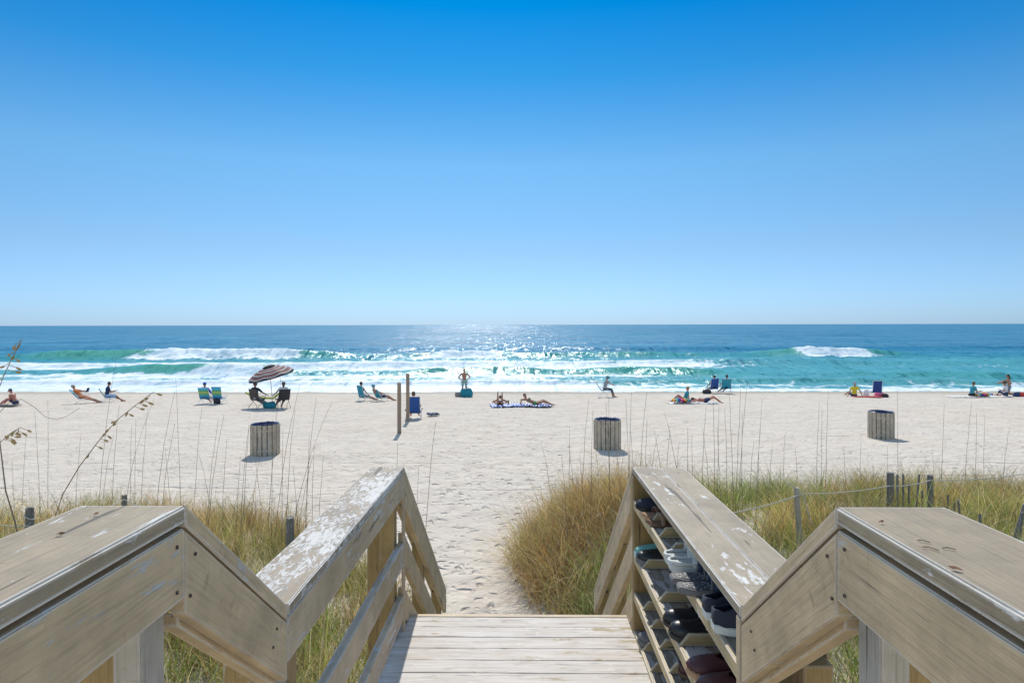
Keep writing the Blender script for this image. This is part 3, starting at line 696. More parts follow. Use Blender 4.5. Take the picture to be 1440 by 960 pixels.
def shoe(loc, yaw, style, up, sole, label, L=.27, lining='dark', toe=None, group=None, tilt=0, cat='shoe'):
    """toe points to local +Y, heel at y=0"""
    root = empty('shoe' if cat == 'shoe' else cat, loc, yaw, label, cat, group); root.rotation_euler = (tilt, 0, yaw); root.scale = (1.07,) * 3
    W = .048
    def wid(t): return W * (.62 + .42 * math.sin(min(1, t * 1.25 + .12) * math.pi * .5)) * (1 if t < .72 else math.sqrt(max(0, 1 - ((t - .72) / .285) ** 2)) * .98 + .02) * (1 if t > .1 else .72 + 2.8 * t)
    soleH = {'slip': .022, 'high': .03, 'clog': .024, 'slide': .034, 'sandal': .018, 'runner': .034, 'moc': .026, 'mule': .024}[style]
    def ring(t, k, grow=0): return wid(t) + grow
    N_ = 15; ts = [i / (N_ - 1) for i in range(N_)]
    # sole
    b = MB(); V = []; Fc = []
    def spr(t): return .012 * max(0, (t - .8) / .2) ** 2 + (.004 if t < .1 else 0)
    for t in ts:
        w = wid(t) + .003; y_ = t * L
        for (sx, zz) in ((-1, spr(t)), (1, spr(t)), (1, soleH + spr(t)), (-1, soleH + spr(t))): V.append((sx * w, y_, zz))
    for i in range(N_ - 1):
        for k in range(4): Fc.append((i * 4 + k, i * 4 + (k + 1) % 4, (i + 1) * 4 + (k + 1) % 4, (i + 1) * 4 + k))
    Fc.append((3, 2, 1, 0)); Fc.append(tuple((N_ - 1) * 4 + k for k in range(4))); b.add(V, Fc)
    b.build('sole', SH_M[sole], root, bevel=.004, smooth=False)
    # height profile of upper and opening half-angle
    def hh(t):
        if style == 'high': return (.085 if t < .30 else .085 - (t - .3) / .25 * .035 if t < .55 else .05 - (t - .55) * .03)
        if style in ('slip', 'runner'): return .060 - .012 * math.sin(t * math.pi) if t < .45 else .056 - (t - .45) * .035
        if style == 'mule': return .064 - max(0, t - .5) * .05
        if style == 'moc': return .062 if t < .4 else .062 - (t - .4) * .04
        if style == 'clog': return .052 + .018 * math.sin(min(1, t / .6) * math.pi)
        return .045
    lo, hi = {'high': (.0, .42), 'slip': (.0, .50), 'runner': (.0, .45), 'moc': (.0, .58), 'clog': (.0, .52), 'slide': (.45, .45), 'sandal': (2, 2), 'mule': (.0, .0)}[style]
    if style in ('slip', 'high', 'clog', 'runner', 'moc', 'mule'):
        V = []; Fc = []; n2 = 13; NT_ = 21; tl = [(i / (NT_ - 1)) * (.58 if style == 'mule' else 1) + (.42 if style == 'mule' else 0) for i in range(NT_)]
        for t in tl:
            w = wid(t); h_ = hh(t) * (1 if t < .8 else math.sqrt(max(0.06, 1 - ((t - .8) / .21) ** 2)))
            if t < hi: g = math.radians(62) * min(1, math.sqrt(max(0, (hi - t)) / hi * 1.3))
            else: g = 0
            for k in range(n2):
                half = k < n2 // 2
                if k == n2 // 2: a_ = math.pi / 2 - g if g == 0 else None
                u = k / (n2 - 1)
                a0 = -.25 if style == 'clog' else -.1
                if u < .5: a_ = a0 + (math.pi / 2 - g - a0) * (u / .5)
                elif u > .5: a_ = math.pi / 2 + g + (math.pi / 2 - g - a0) * ((u - .5) / .5)
                else: a_ = math.pi / 2 - g
                V.append((math.cos(a_) * w, .002 + t * (L - .006), soleH + spr(t) - .002 + max(0, math.sin(a_)) ** .8 * h_))
        for i in range(NT_ - 1):
            gi = tl[i] < hi
            for k in range(n2 - 1):
                if gi and k == n2 // 2: continue
                if gi and k == n2 // 2 - 0: continue
                Fc.append((i * n2 + k, i * n2 + k + 1, (i + 1) * n2 + k + 1, (i + 1) * n2 + k))
        # heel wall
        hb = list(range(n2)); cen = len(V); V += [(0, .0, soleH)] if style != 'mule' else []
        for k in range(n2 - 1 if style != 'mule' else 0):
            if k in (n2 // 2 - 0,): 
                Fc.append((k, k + 1, cen)); continue
            Fc.append((k, k + 1, cen))
        b = MB(); b.add(V, Fc); me = b.mesh('upper')
        o = link('upper', me, SH_M[up], root, smooth=True)
        if toe:
            me.materials.append(SH_M[toe])
            for p in me.polygons:
                if p.center.y > L * .55: p.material_index = 1
        sm = o.modifiers.new('s', 'SOLIDIFY'); sm.thickness = .005; sm.offset = -1
        b = MB(); b.ell((0, L * .42, soleH + .002), (Vector((W * .85, 0, 0)), Vector((0, L * .40, 0)), Vector((0, 0, .004)))); b.build('insole', SH_M['pattern'] if style == 'mule' else M['dark'] if lining == 'dark' else SH_M[lining], root)
        if style == 'mule':
            b = MB(); b.tube([(math.cos(a_) * wid(.42), L * .42, soleH + max(0, math.sin(a_)) ** .8 * .064) for a_ in [math.pi * k / 10 for k in range(11)]], .004, 6); b.build('rim', SH_M['grey'], root, smooth=True)
        if style == 'clog':
            for s in (-1, 1):
                b = MB(); b.ell((s * W * 1.02, L * .46, soleH + .035), (Vector((.004, 0, 0)), Vector((0, .008, 0)), Vector((0, 0, .008)))); b.build('rivet', SH_M['white'], root)
            pts = [(math.cos(a_) * W * 1.05, L * .46 - .125 * math.sin(a_) , soleH + .035) for a_ in [math.pi * k / 12 for k in range(13)]]
            b = MB(); b.tube(pts, .006, 6); b.build('heel_strap', SH_M[up], root, smooth=True)
    if style == 'slide' or style == 'sandal':
        bands = [(.50, .34, .055)] if style == 'slide' else [(.42, .06, .055), (.72, .07, .045), (.1, .04, .06)]
        for (tc_, wd, hb_) in bands:
            b = MB(); V = []; Fc = []; n2 = 11; NS = 5
            for i in range(NS):
                t = tc_ - wd / 2 + wd * i / (NS - 1); w = wid(t) + .003
                for k in range(n2):
                    a_ = math.pi * k / (n2 - 1); V.append((math.cos(a_) * w, t * L, soleH - .01 + math.sin(a_) * hb_))
            for i in range(NS - 1):
                for k in range(n2 - 1): Fc.append((i * n2 + k, i * n2 + k + 1, (i + 1) * n2 + k + 1, (i + 1) * n2 + k))
            b.add(V, Fc)
            o = b.build('strap', SH_M[up], root, smooth=True); sm = o.modifiers.new('s', 'SOLIDIFY'); sm.thickness = .006; sm.offset = 1
        if style == 'slide':
            # raised rim of the footbed
            b = MB(); b.tube([(math.copysign(1, c) * 0 + c * 1, yy, soleH + .006) for (c, yy) in [(wid(.45) * 1, L * .45), (wid(.3), L * .3), (wid(.12), L * .12), (wid(.03) * .6, L * .01), (0, -.002), (-wid(.03) * .6, L * .01), (-wid(.12), L * .12), (-wid(.3), L * .3), (-wid(.45), L * .45)]], .008, 6)
            b.build('footbed_rim', SH_M[up], root, smooth=True)
    return root
def S(i): return SH[i] + .0015
TL = R(90)       # toe towards the deck (-X)
TR = R(-90)      # heel towards the deck
def shz(xl): return .66 * F / (xl - 735)
# toe-left shoes: origin (heel) at X = XR + L - overhang
def put(xl, shelf, toe_left, *a, over=.0, **k):
    L = k.get('L', .27); Y = shz(xl)
    X = XR + (L - over if toe_left else -over) + .004
    yaw = (TL if toe_left else TR) + R(random.uniform(-5, 5))
    return shoe((X, Y, S(shelf)), yaw, *a, **k)
put(898, 0, True, 'slip', 'navy', 'black', 'dark navy slip-on shoe at the far end of the top shelf', over=.005, toe='navy')
put(904, 0, True, 'sandal', 'brown', 'tan', 'brown and tan strap sandal on the top shelf, farther of the pair', over=.0, cat='sandal')
put(909.5, 0, True, 'sandal', 'tan', 'brown', 'tan strap sandal on the top shelf, nearer of the brown pair', over=.0, cat='sandal')
put(944, 0, False, 'slide', 'white', 'white', 'white rubber slide with low rim on the top shelf, farther of the pair', over=.035, cat='slide', L=.25)
put(950, 0, False, 'slide', 'white', 'white', 'white rubber slide with low rim on the top shelf, nearer of the pair', over=.035, cat='slide', L=.25)
put(961, 0, False, 'mule', 'blue', 'grey', 'blue denim mule with grey patterned insole, farther one of its pair', over=.06, L=.28)
put(969, 0, False, 'mule', 'blue', 'grey', 'blue denim mule with grey patterned insole, nearer one of its pair', over=.055, L=.28)
put(992, 0, False, 'high', 'navy', 'white', 'dark high-top sneaker with thick white sole, farther one of its pair', over=.015, L=.28)
put(1003, 0, False, 'high', 'navy', 'white', 'dark high-top sneaker with thick white sole, nearest shoe of the top shelf', over=.012, L=.28)
put(892.5, 1, True, 'runner', 'teal', 'lightblue', 'pale teal running shoe at the far end of the second shelf', over=-.005)
put(897, 1, True, 'runner', 'black', 'grey', 'black running shoe on the second shelf beside the teal one', over=.0)
put(938, 1, True, 'clog', 'black', 'black', 'black rubber clog on the second shelf, farther of the pair', over=.01)
put(945, 1, True, 'clog', 'black', 'black', 'black rubber clog with pale rivet on the second shelf, nearer of the pair', over=.01)
put(972, 1, True, 'moc', 'maroon', 'tan', 'dark maroon moccasin with tan sole on the second shelf, farther of the pair', over=.01, L=.28)
put(985, 1, True, 'moc', 'maroon', 'tan', 'dark maroon moccasin with tan sole on the second shelf, nearest the end post', over=.005, L=.28)
put(936.5, 2, False, 'slip', 'maroon', 'brown', 'small maroon shoe with white toe patch on the third shelf', over=-.05, L=.24)
put(896.5, 3, True, 'runner', 'grey', 'grey', 'grey sneaker at the far end of the bottom shelf', over=-.01)
put(925, 3, False, 'runner', 'grey', 'lightblue', 'grey and pale blue sneaker on the bottom shelf nearest the camera', over=-.03)

LEAF = simple('dry_leaf', (.22, .10, .045), .8); NEED = simple('dry_needle', (.30, .22, .12), .8)
def on_cap(px, py):
    d = ray(px, py); Y = (TOPH + .002 - EYE) / d.z; return Vector((d.x * Y, Y, TOPH + .003))
for (px, py, L_, a_, lab) in ((1239, 735, .006, .2, 'curled brown leaf scrap near the inner edge of the right cap'), (1344, 801, .009, 2.6, 'largest brown leaf scrap in the middle of the right cap'),
                         (85, 752, .007, .4, 'brown leaf scrap on the left landing cap'), (135, 724, .006, 1.4, 'tiny leaf scrap near the far end of the left landing cap')):
    p = on_cap(px, py); b = MB(); c_, s_ = math.cos(a_), math.sin(a_)
    V = [(-L_, 0, .001), (-L_ * .3, L_ * .4, .003), (L_ * .5, L_ * .35, .002), (L_ * 1.1, 0, .004), (L_ * .4, -L_ * .4, .001), (-L_ * .4, -L_ * .35, .003), (0, 0, .005)]
    b.add([(x_ * c_ - y_ * s_, x_ * s_ + y_ * c_, z_) for x_, y_, z_ in V], [(0, 1, 6), (1, 2, 6), (2, 3, 6), (3, 4, 6), (4, 5, 6), (5, 0, 6)])
    o = b.build('leaf_scrap', LEAF); o.location = p; sm = o.modifiers.new('s', 'SOLIDIFY'); sm.thickness = .001; tag(o, lab, 'leaf')
for (x0_, y0_, x1_, y1_, lab) in ((1290, 760, 1308, 763, 'short dry needle lying across the right cap, farthest of three'), (1297, 769, 1320, 774, 'longer dry needle lying across the right cap, middle of three'), (1325, 771, 1344, 773, 'short dry needle lying across the right cap, rightmost of three')):
    a_, c_ = on_cap(x0_, y0_), on_cap(x1_, y1_); m_ = a_.lerp(c_, .5) + Vector((0, .004, .001)); b = MB(); b.tube([a_, m_, c_], .0011, 4); tag(b.build('dry_needle', NEED), lab, 'needle')

# ------------------------------------------------------------------ rope fence in the dunes
def fpost(px, py, w, Y, label, hgt=1.25, tilt=0, m='fence', group='posts of the rope fence in the dunes', nm='fence_post', lean=0, sub=False):
    p = at(px, py, Y); b = MB(); n = 7; V = []; Fc = []; segs = 8
    r_ = w / 2
    for i in range(n):
        z = -hgt + hgt * i / (n - 1)
        for k in range(segs):
            a_ = 2 * math.pi * k / segs; rr = r_ * (1 + .06 * random.uniform(-1, 1)) * (.93 if i == n - 1 else 1)
            V.append((math.cos(a_) * rr + lean * (z + hgt), math.sin(a_) * rr, z + (.01 * random.uniform(-1, 1) if i == n - 1 else 0)))
    for i in range(n - 1):
        for k in range(segs): Fc.append((i * segs + k, i * segs + (k + 1) % segs, (i + 1) * segs + (k + 1) % segs, (i + 1) * segs + k))
    Fc.append(tuple(range(segs - 1, -1, -1))); Fc.append(tuple((n - 1) * segs + k for k in range(segs)))
    # local z must run along the grain: material uses x, so build a rotated copy
    Rm = Matrix.Rotation(R(-90), 4, 'Y')
    b.add([tuple(Rm.inverted() @ Vector(v)) for v in V], Fc)
    o = b.build(nm, M[m]); o.matrix_world = Matrix.Translation(p) @ Rm
    return tag(o, label, 'post' if nm != 'fence_picket' else 'picket', group), p
P = {}
for key, px, py, w, Y, lab in (
    ('a', 42, 713, .090, 7.5, 'grey fence post wrapped with rope at the far left of the dune grass'),
    ('b', 175, 696, .080, 9.6, 'short grey fence post behind the left railing cap'),
    ('c', 408, 727, .090, 7.6, 'grey fence post in the grass between the two left railing caps'),
    ('d', 1002, 700, .080, 8.8, 'grey fence post just right of the shoe rack cap where the rope starts'),
    ('e', 1128, 686, .075, 9.0, 'pale weathered fence post with rope wound around its top'),
    ('f', 1252, 664, .105, 9.8, 'tall dark fence post left of the row of thin pickets'),
    ('g', 1308, 668, .085, 9.9, 'dark fence post right of the row of thin pickets')):
    _, P[key] = fpost(px, py, w, Y, lab, m='grey_post' if key == 'e' else 'fence', lean=-.06 if key == 'e' else 0)
pk = [(1262, 667, .035, 10.0), (1270, 666, .03, 10.0), (1278, 680, .028, 10.0), (1285, 667, .03, 10.0, .10), (1297, 689, .03, 9.9), (1333, 696, .03, 9.6), (1342, 705, .03, 9.4), (1356, 703, .03, 9.3, -.1),
      (1378, 722, .035, 8.4), (1414, 708, .04, 8.3, .28), (1424, 720, .035, 8.2, .15)]
plab = ['thin picket touching the right side of the tall dark fence post', 'thin dark picket, second of the row behind the tall post', 'short picket in the middle of the picket row', 'leaning thin picket in the middle of the row',
        'very short picket next to the right dark fence post', 'short picket just right of the fenced row', 'low broken picket in the grass above the right railing cap', 'small leaning picket right of the low broken one',
        'pale picket stub near the right railing cap', 'pale leaning weathered picket at the right edge of the grass', 'small grey leaning picket beside the pale leaning one']
for q, lab in zip(pk, plab):
    fpost(q[0], q[1], q[2], q[3], lab, hgt=.8, lean=(q[4] if len(q) > 4 else 0), group='thin pickets of the old sand fence', nm='fence_picket')
def rope(pts, sag, label, nm='rope'):
    b = MB(); full = []
    for a_, c_ in zip(pts[:-1], pts[1:]):
        for k in range(10):
            t = k / 10; p = a_.lerp(c_, t); p.z -= sag * 4 * t * (1 - t); full.append(p)
    full.append(pts[-1]); b.tube(full, .007, 6)
    return tag(b.build(nm, M['rope'], smooth=True), label, 'rope')
dwn = lambda p, d, f=-.05: p + Vector((0, f, -d))
rope([at(1012, 724, 8.75), at(1128, 694, 8.93), at(1250, 683, 9.72), at(1308, 675, 9.82), at(1440, 666, 10.9), at(1540, 660, 11.5)], .03, 'white rope strung between the fence posts in the right dune grass')
rope([at(1105, 678, 8.9), at(1128, 690, 8.88), at(1134, 712, 8.86), at(1142, 740, 8.85)], 0, 'short loose rope end hanging down from the pale weathered post')
rope([at(-60, 734, 7.2), at(0, 738, 7.3), at(40, 739, 7.42), at(82, 744, 7.7), at(175, 702, 9.5), at(260, 745, 9.0)], .01, 'white rope running along the fence posts at the left edge')
b = MB(); pts = [P['a'] + Vector((math.cos(t) * .052, math.sin(t) * .052, -.10 - .03 * math.cos(t))) for t in [k * math.pi / 6 for k in range(13)]]
b.tube(pts, .006, 5); tag(b.build('rope', M['rope']), 'loop of rope tied round the top of the far left post', 'rope')

# ------------------------------------------------------------------ grass
PAL = np.array([(.12, .27, .03), (.24, .36, .05), (.44, .44, .10), (.66, .47, .18), (.50, .26, .085), (.76, .64, .38), (.10, .055, .03)])
def blades(name, pts, zone, nper, L0, L1, width, label_kind, droop=1.0, seed=1, segs=5, spread=.10):
    """pts (n,2) clump centres; zone (n,) palette bias in 0..1 (0 green .. 1 rust)"""
    r = np.random.default_rng(seed); n = len(pts) * nper
    ci = np.repeat(np.arange(len(pts)), nper)
    base = pts[ci] + r.normal(0, spread, (n, 2))
    ang = r.uniform(0, 2 * np.pi, n); lean = np.abs(r.normal(.32, .24, n)) * droop; flat = r.random(n) < .10; lean = np.where(flat, lean + .9, lean)
    cs = r.uniform(.6, 1.3, len(pts))[ci]; cb = (r.uniform(.70, 1.3, len(pts)) * (.6 + .8 * fbm(pts[:, 0] * .8, pts[:, 1] * .8, seed + 40, 3)))[ci]; ch = r.normal(0, .17, len(pts))[ci]
    L = r.uniform(L0, L1, n) * cs
    wind = np.stack([r.normal(-.05, .05, n), r.normal(0, .04, n)], -1)
    dirx, diry = np.cos(ang), np.sin(ang)
    z0 = H(base[:, 0], base[:, 1]) - .03
    w = width * r.uniform(.6, 1.3, n)
    bend = r.uniform(.35, 1.5, n) * droop
    t = np.linspace(0, 1, segs + 1)
    # integrate curve
    th = lean[:, None] + bend[:, None] * t[None, :] ** 1.5
    th = np.minimum(th, 2.4)
    ds = L[:, None] / segs
    hx = np.concatenate([np.zeros((n, 1)), np.cumsum(np.sin(th[:, :-1]) * ds, 1)], 1)
    hz = np.concatenate([np.zeros((n, 1)), np.cumsum(np.cos(th[:, :-1]) * ds, 1)], 1)
    cx = base[:, 0:1] + dirx[:, None] * hx + wind[:, 0:1] * t ** 2; cy = base[:, 1:2] + diry[:, None] * hx + wind[:, 1:2] * t ** 2
    cz = z0[:, None] + hz
    wa = r.uniform(0, np.pi, n); ax, ay = np.cos(wa), np.sin(wa)
    ww = w[:, None] * (1 - t[None, :] ** 1.6 * .85) * .5
    A = np.stack([cx - ax[:, None] * ww, cy - ay[:, None] * ww, cz], -1); B = np.stack([cx + ax[:, None] * ww, cy + ay[:, None] * ww, cz], -1)
    V = np.stack([A, B], 2).reshape(n, (segs + 1) * 2, 3)
    k = np.arange(segs)[None, :] * 2; o = (np.arange(n) * (segs + 1) * 2)[:, None]
    Fq = np.stack([o + k, o + k + 1, o + k + 3, o + k + 2], -1).reshape(-1, 4)
    zn = np.clip(zone[ci] - .06 + ch + r.normal(0, .16, n), 0, .999)
    idx = zn * 4.999
    order = np.array([0, 1, 2, 3, 4])
    i0 = np.floor(idx).astype(int); fr = (idx - i0)[:, None]; i1 = np.minimum(i0 + 1, 4)
    c = PAL[order[i0]] * (1 - fr) + PAL[order[i1]] * fr
    straw = r.random(n) < .20; c[straw] = PAL[5]; dk = r.random(n) < .12; c[dk] = PAL[6]
    c = c * r.uniform(.65, 1.35, (n, 1)) * cb[:, None]
    C = np.repeat(c[:, None, :], (segs + 1) * 2, 1).copy()
    tip = np.repeat(t, 2)[None, :, None]; C = C * (1 - .35 * tip) + np.array([.42, .32, .14]) * .35 * tip
    o_ = big_mesh(name, V.reshape(-1, 3), Fq, M['grass'], smooth=False)
    col_attr(o_.data, 'col', C.reshape(-1, 3)); tag(o_, kind='stuff'); return o_
def scatter(poly, x0, x1, y0, y1, dens, seed, inset=.12, thin=None):
    r = np.random.default_rng(seed); n = int((x1 - x0) * (y1 - y0) * dens)
    p = np.stack([r.uniform(x0, x1, n), r.uniform(y0, y1, n)], -1)
    sd = poly_sd(p[:, 0], p[:, 1], poly); keep = sd > inset * (.3 + 1.6 * fbm(p[:, 0] * .9, p[:, 1] * .9, seed))
    cl = fbm(p[:, 0] * 1.1, p[:, 1] * 1.1, seed + 5, 3)
    keep &= cl > (thin if thin is not None else .32)
    keep &= ~((p[:, 0] > -.92) & (p[:, 0] < 1.02) & (p[:, 1] < 6.9))
    return p[keep]
pl = scatter(POLY_L, -14, -.8, 2.2, 12.9, 13, 101, .12, .30)
zl = np.clip(.26 + 1.1 * (fbm(pl[:, 0] * .5, pl[:, 1] * .5, 200, 3) - .35) + .12 * (pl[:, 1] > 9.5), 0, 1)
zl = np.where((pl[:, 1] < 6.2), zl * .65, zl)
blades('dune_grass', pl, zl, 72, .32, .74, .0078, '', 1.0, 1)
pr = scatter(POLY_R, -.5, 17, 2.2, 14.4, 12, 102, .12, .33)
zz_ = np.clip(.28 + 1.1 * (fbm(pr[:, 0] * .5, pr[:, 1] * .5, 210, 3) - .35), 0, 1)
mound = (pr[:, 0] < 2.6) & (pr[:, 1] > 7.5)
zz_ = np.where(mound, np.clip(.78 - .5 * (pr[:, 1] < 9.3) * (pr[:, 0] > .7) + .5 * (fbm(pr[:, 0] * 1.2, pr[:, 1] * 1.2, 220, 3) - .5), 0, 1), zz_)
tag(blades('dune_grass', pr, zz_, 72, .34, .78, .0078, '', 1.1, 2), kind='stuff')
pm = scatter(POLY_R, -.5, 2.6, 7.3, 13.4, 16, 103, .05, .0)
zm_ = np.clip(.74 - .45 * ((pm[:, 1] < 9.3) & (pm[:, 0] > .6)) + .6 * (fbm(pm[:, 0] * 1.4, pm[:, 1] * 1.4, 230, 3) - .5), 0, 1)
blades('dune_grass', pm, zm_, 85, .38, .92, .0072, '', 1.5, 3)
pg = scatter(POLY_L, -5.5, -.8, 2.6, 7.6, 9, 104, .05, .34)
blades('dune_grass', pg, np.full(len(pg), .12), 26, .40, .85, .0095, '', .9, 6)
pg = scatter(POLY_R, .8, 5.5, 2.6, 8.4, 9, 105, .05, .34)
blades('dune_grass', pg, np.full(len(pg), .15), 26, .40, .85, .0095, '', .9, 7)
# wisps along the foot of the left stair
pw = np.array([(-.95 - .25 * random.random(), 6.6 + 1.9 * random.random()) for _ in range(18)])
blades('dune_grass', pw, np.full(len(pw), .35), 40, .25, .5, .0045, '', 1.1, 4)

# ------------------------------------------------------------------ sea oat stalks
def stalk(pxb, pxt, pyt, Y, label, group, r0=.0035, curve=.12, seeds=0, base_z=None, cat='sea oat', pts=None):
    b3 = at(pxb, 600, Y); bx = b3.x; gz = h1(bx, Y) if base_z is None else base_z
    top = at(pxt, pyt, Y + random.uniform(-.2, .2))
    a_ = Vector((bx, Y, gz - .03)); n = 9; L = []
    hz = top.z - a_.z
    for i in range(n):
        t = i / (n - 1); p = a_.lerp(top, t); p.x -= (top.x - a_.x) * t * (1 - t) * .5; p.z += hz * curve * t * (1 - t)
        p.x += random.uniform(-.006, .006) * (0 < i < n - 1); L.append(p - a_)
    if pts: L = [p - pts[0] for p in pts]; a_ = pts[0]
    root = empty('sea_oat', a_, 0, label, cat, group)
    b = MB(); b.tube(L, r0, 4, r0 * .42); b.build('stem', M['stalk'], root)
    if seeds:
        for k in range(seeds):
            t = 1 - .46 * ((k + .3 * random.random()) / seeds) ** 1.1; q = t * (len(L) - 1); i = min(int(q), len(L) - 2); p = L[i].lerp(L[i + 1], q - i)
            s = random.choice((-1, 1)); d = Vector((s * .6 + .3, random.uniform(-.4, .4), -.35)).normalized() * random.uniform(.015, .035)
            b = MB(); b.tube([p, p + d], .0012, 4)
            e = p + d; ax = (Vector((s * .7 + .2, .1, -.5 + random.uniform(-.3, .5))).normalized() * random.uniform(.010, .015)); 
            b.ell(e + ax * .8, (ax, ax.cross(Vector((0, 1, 0))).normalized() * .0052, Vector((0, .003, 0))), 8, 6)
            b.build('seed_head', M['seed'], root)
    return root
LEFT = [(57, 49, 580), (66, 67, 563), (135, 164, 503), (142, 160, 610), (156, 168, 570), (172, 217, 560), (197, 208, 573), (190, 191, 590), (216, 246, 550), (225, 246, 595), (255, 247, 530), (272, 284, 573), (290, 315, 583),
        (289, 307, 590), (312, 319, 618), (337, 350, 600), (105, 114, 611), (30, 37, 608), (21, 17, 645), (340, 350, 598), (385, 422, 540), (400, 415, 575), (427, 445, 560), (430, 435, 610), (438, 442, 625), (407, 467, 565),
        (370, 352, 610), (376, 392, 560), (382, 383, 590), (395, 398, 605), (414, 440, 640), (420, 412, 655), (447, 455, 640), (300, 280, 640), (330, 338, 640), (352, 366, 640), (242, 232, 630), (180, 185, 600)]
MID = [(800, 801, 600), (817, 828, 560), (830, 834, 575), (857, 856, 560), (861, 852, 565), (884, 888, 550), (886, 880, 560), (897, 910, 550), (905, 910, 590), (936, 942, 600), (934, 920, 605), (957, 934, 580), (966, 967, 600),
       (986, 993, 570), (999, 988, 600), (1005, 1002, 540), (1009, 1011, 570), (1023, 1019, 575), (1033, 1025, 550), (1033, 1042, 540), (1038, 1051, 538), (1043, 1044, 580), (1062, 1069, 600), (1065, 1072, 560),
       (778, 761, 620), (800, 790, 640), (808, 800, 625), (822, 815, 640), (843, 838, 630), (870, 880, 620), (878, 866, 625), (1015, 1008, 600), (1052, 1060, 620), (1080, 1086, 625), (949, 955, 620), (975, 973, 610), (893, 886, 600), (912, 925, 610)]
RIGHT = [(1147, 1152, 565), (1155, 1156, 570), (1161, 1165, 548), (1209, 1211, 610), (1248, 1248, 628), (1262, 1262, 548), (1323, 1328, 568), (1356, 1367, 565), (1370, 1373, 580), (1381, 1385, 584), (1100, 1104, 610), (1122, 1118, 630), (1190, 1186, 630), (1410, 1420, 600)]
for lst, g, lab in ((LEFT, 'sea oat stalks over the left dune grass', 'thin bare sea oat stalk standing above the dune grass left of the sand path'),
                    (MID, 'sea oat stalks behind the shoe rack', 'thin bare sea oat stalk rising behind the grass mound and shoe rack cap'),
                    (RIGHT, 'sea oat stalks over the right dune grass', 'thin bare sea oat stalk standing above the dune grass on the right')):
    for (pb, ptop, py) in lst:
        Y = random.uniform(9.0, 11.9) if lst is not RIGHT else random.uniform(10.5, 13)
        if lst is LEFT and pb > 370: Y = random.uniform(9.2, 10.6)
        stalk(pb, ptop, py, Y, lab, g, r0=.0042)
stalk(593, 613, 592, 8.9, 'lone tall sea oat stalk rising beside the end of the left railing cap', None, r0=.0045, base_z=0)
stalk(556, 559, 622, 8.9, 'short sea oat stalk directly below the two wooden poles', None, r0=.004, base_z=0)
stalk(582, 589, 655, 8.5, 'short stalk left of the lone tall one by the left railing end', None, r0=.0035, base_z=0)
def oat(pp, Y, label, r0, seeds): stalk(0, 0, 0, .1, label, None, r0=r0, seeds=seeds, pts=[at(x_, y_, Y) for x_, y_ in pp])
oat([(30, 960), (48, 840), (66, 760), (88, 695), (112, 655), (140, 618), (165, 590), (190, 570), (216, 551)], 3.0, 'leaning sea oat stalk with tan seed heads in the left foreground', .0032, 16)
oat([(-90, 900), (-52, 740), (-22, 620), (-4, 552), (8, 522), (20, 498), (31, 477)], 2.8, 'sea oat with dark seed heads crossing the horizon at the left edge', .0032, 13)
oat([(-120, 760), (-70, 690), (-30, 650), (2, 620), (16, 608), (28, 601)], 3.0, 'drooping seed head entering from the left edge over the sand', .0028, 14)
oat([(52, 880), (34, 790), (20, 730), (8, 690), (2, 640), (-3, 600), (-4, 560)], 3.2, 'thick brown stalk leaning out of the left edge of the frame', .0055, 0)
stalk(0, 0, 0, 0.1, 'thin sea oat stem arching over the sand near the left edge', None, r0=.0022, pts=[at(-40, 640, 4.2), at(-10, 590, 4.2), at(12, 566, 4.2), at(30, 561, 4.2), at(48, 572, 4.2), at(64, 586, 4.2), at(80, 590, 4.2), at(96, 584, 4.2), at(112, 573, 4.2)])
# palmetto leaf at the right edge
pb_ = at(1462, 775, 6.6); root = empty('palmetto_plant', (pb_.x, pb_.y, h1(pb_.x, pb_.y)), 0, 'small green palmetto leaf poking out at the right edge', 'plant')
for k in range(9):
    a_ = R(150 + k * 9 + random.uniform(-4, 4)); b = MB(); c0_ = Vector((0, 0, pb_.z - root.location.z - .05)); L_ = .42
    d = Vector((math.cos(a_) * .9, -.15 + .05 * k, math.sin(a_) * .5 + .05)).normalized(); s_ = Vector((0, .35, 1)).cross(d).normalized()
    b.add([c0_ - s_ * .006, c0_ + s_ * .006, c0_ + d * L_ * .5 + s_ * .014, c0_ + d * L_ + Vector((0, 0, -.05)), c0_ + d * L_ * .5 - s_ * .014], [(0, 1, 2, 3, 4)])
    b.build('leaflet', M['palm'], root)
b = MB(); b.tube([(0, 0, -.05), (0, 0, pb_.z - root.location.z - .05)], .008, 6); b.build('stem', M['palm'], root)

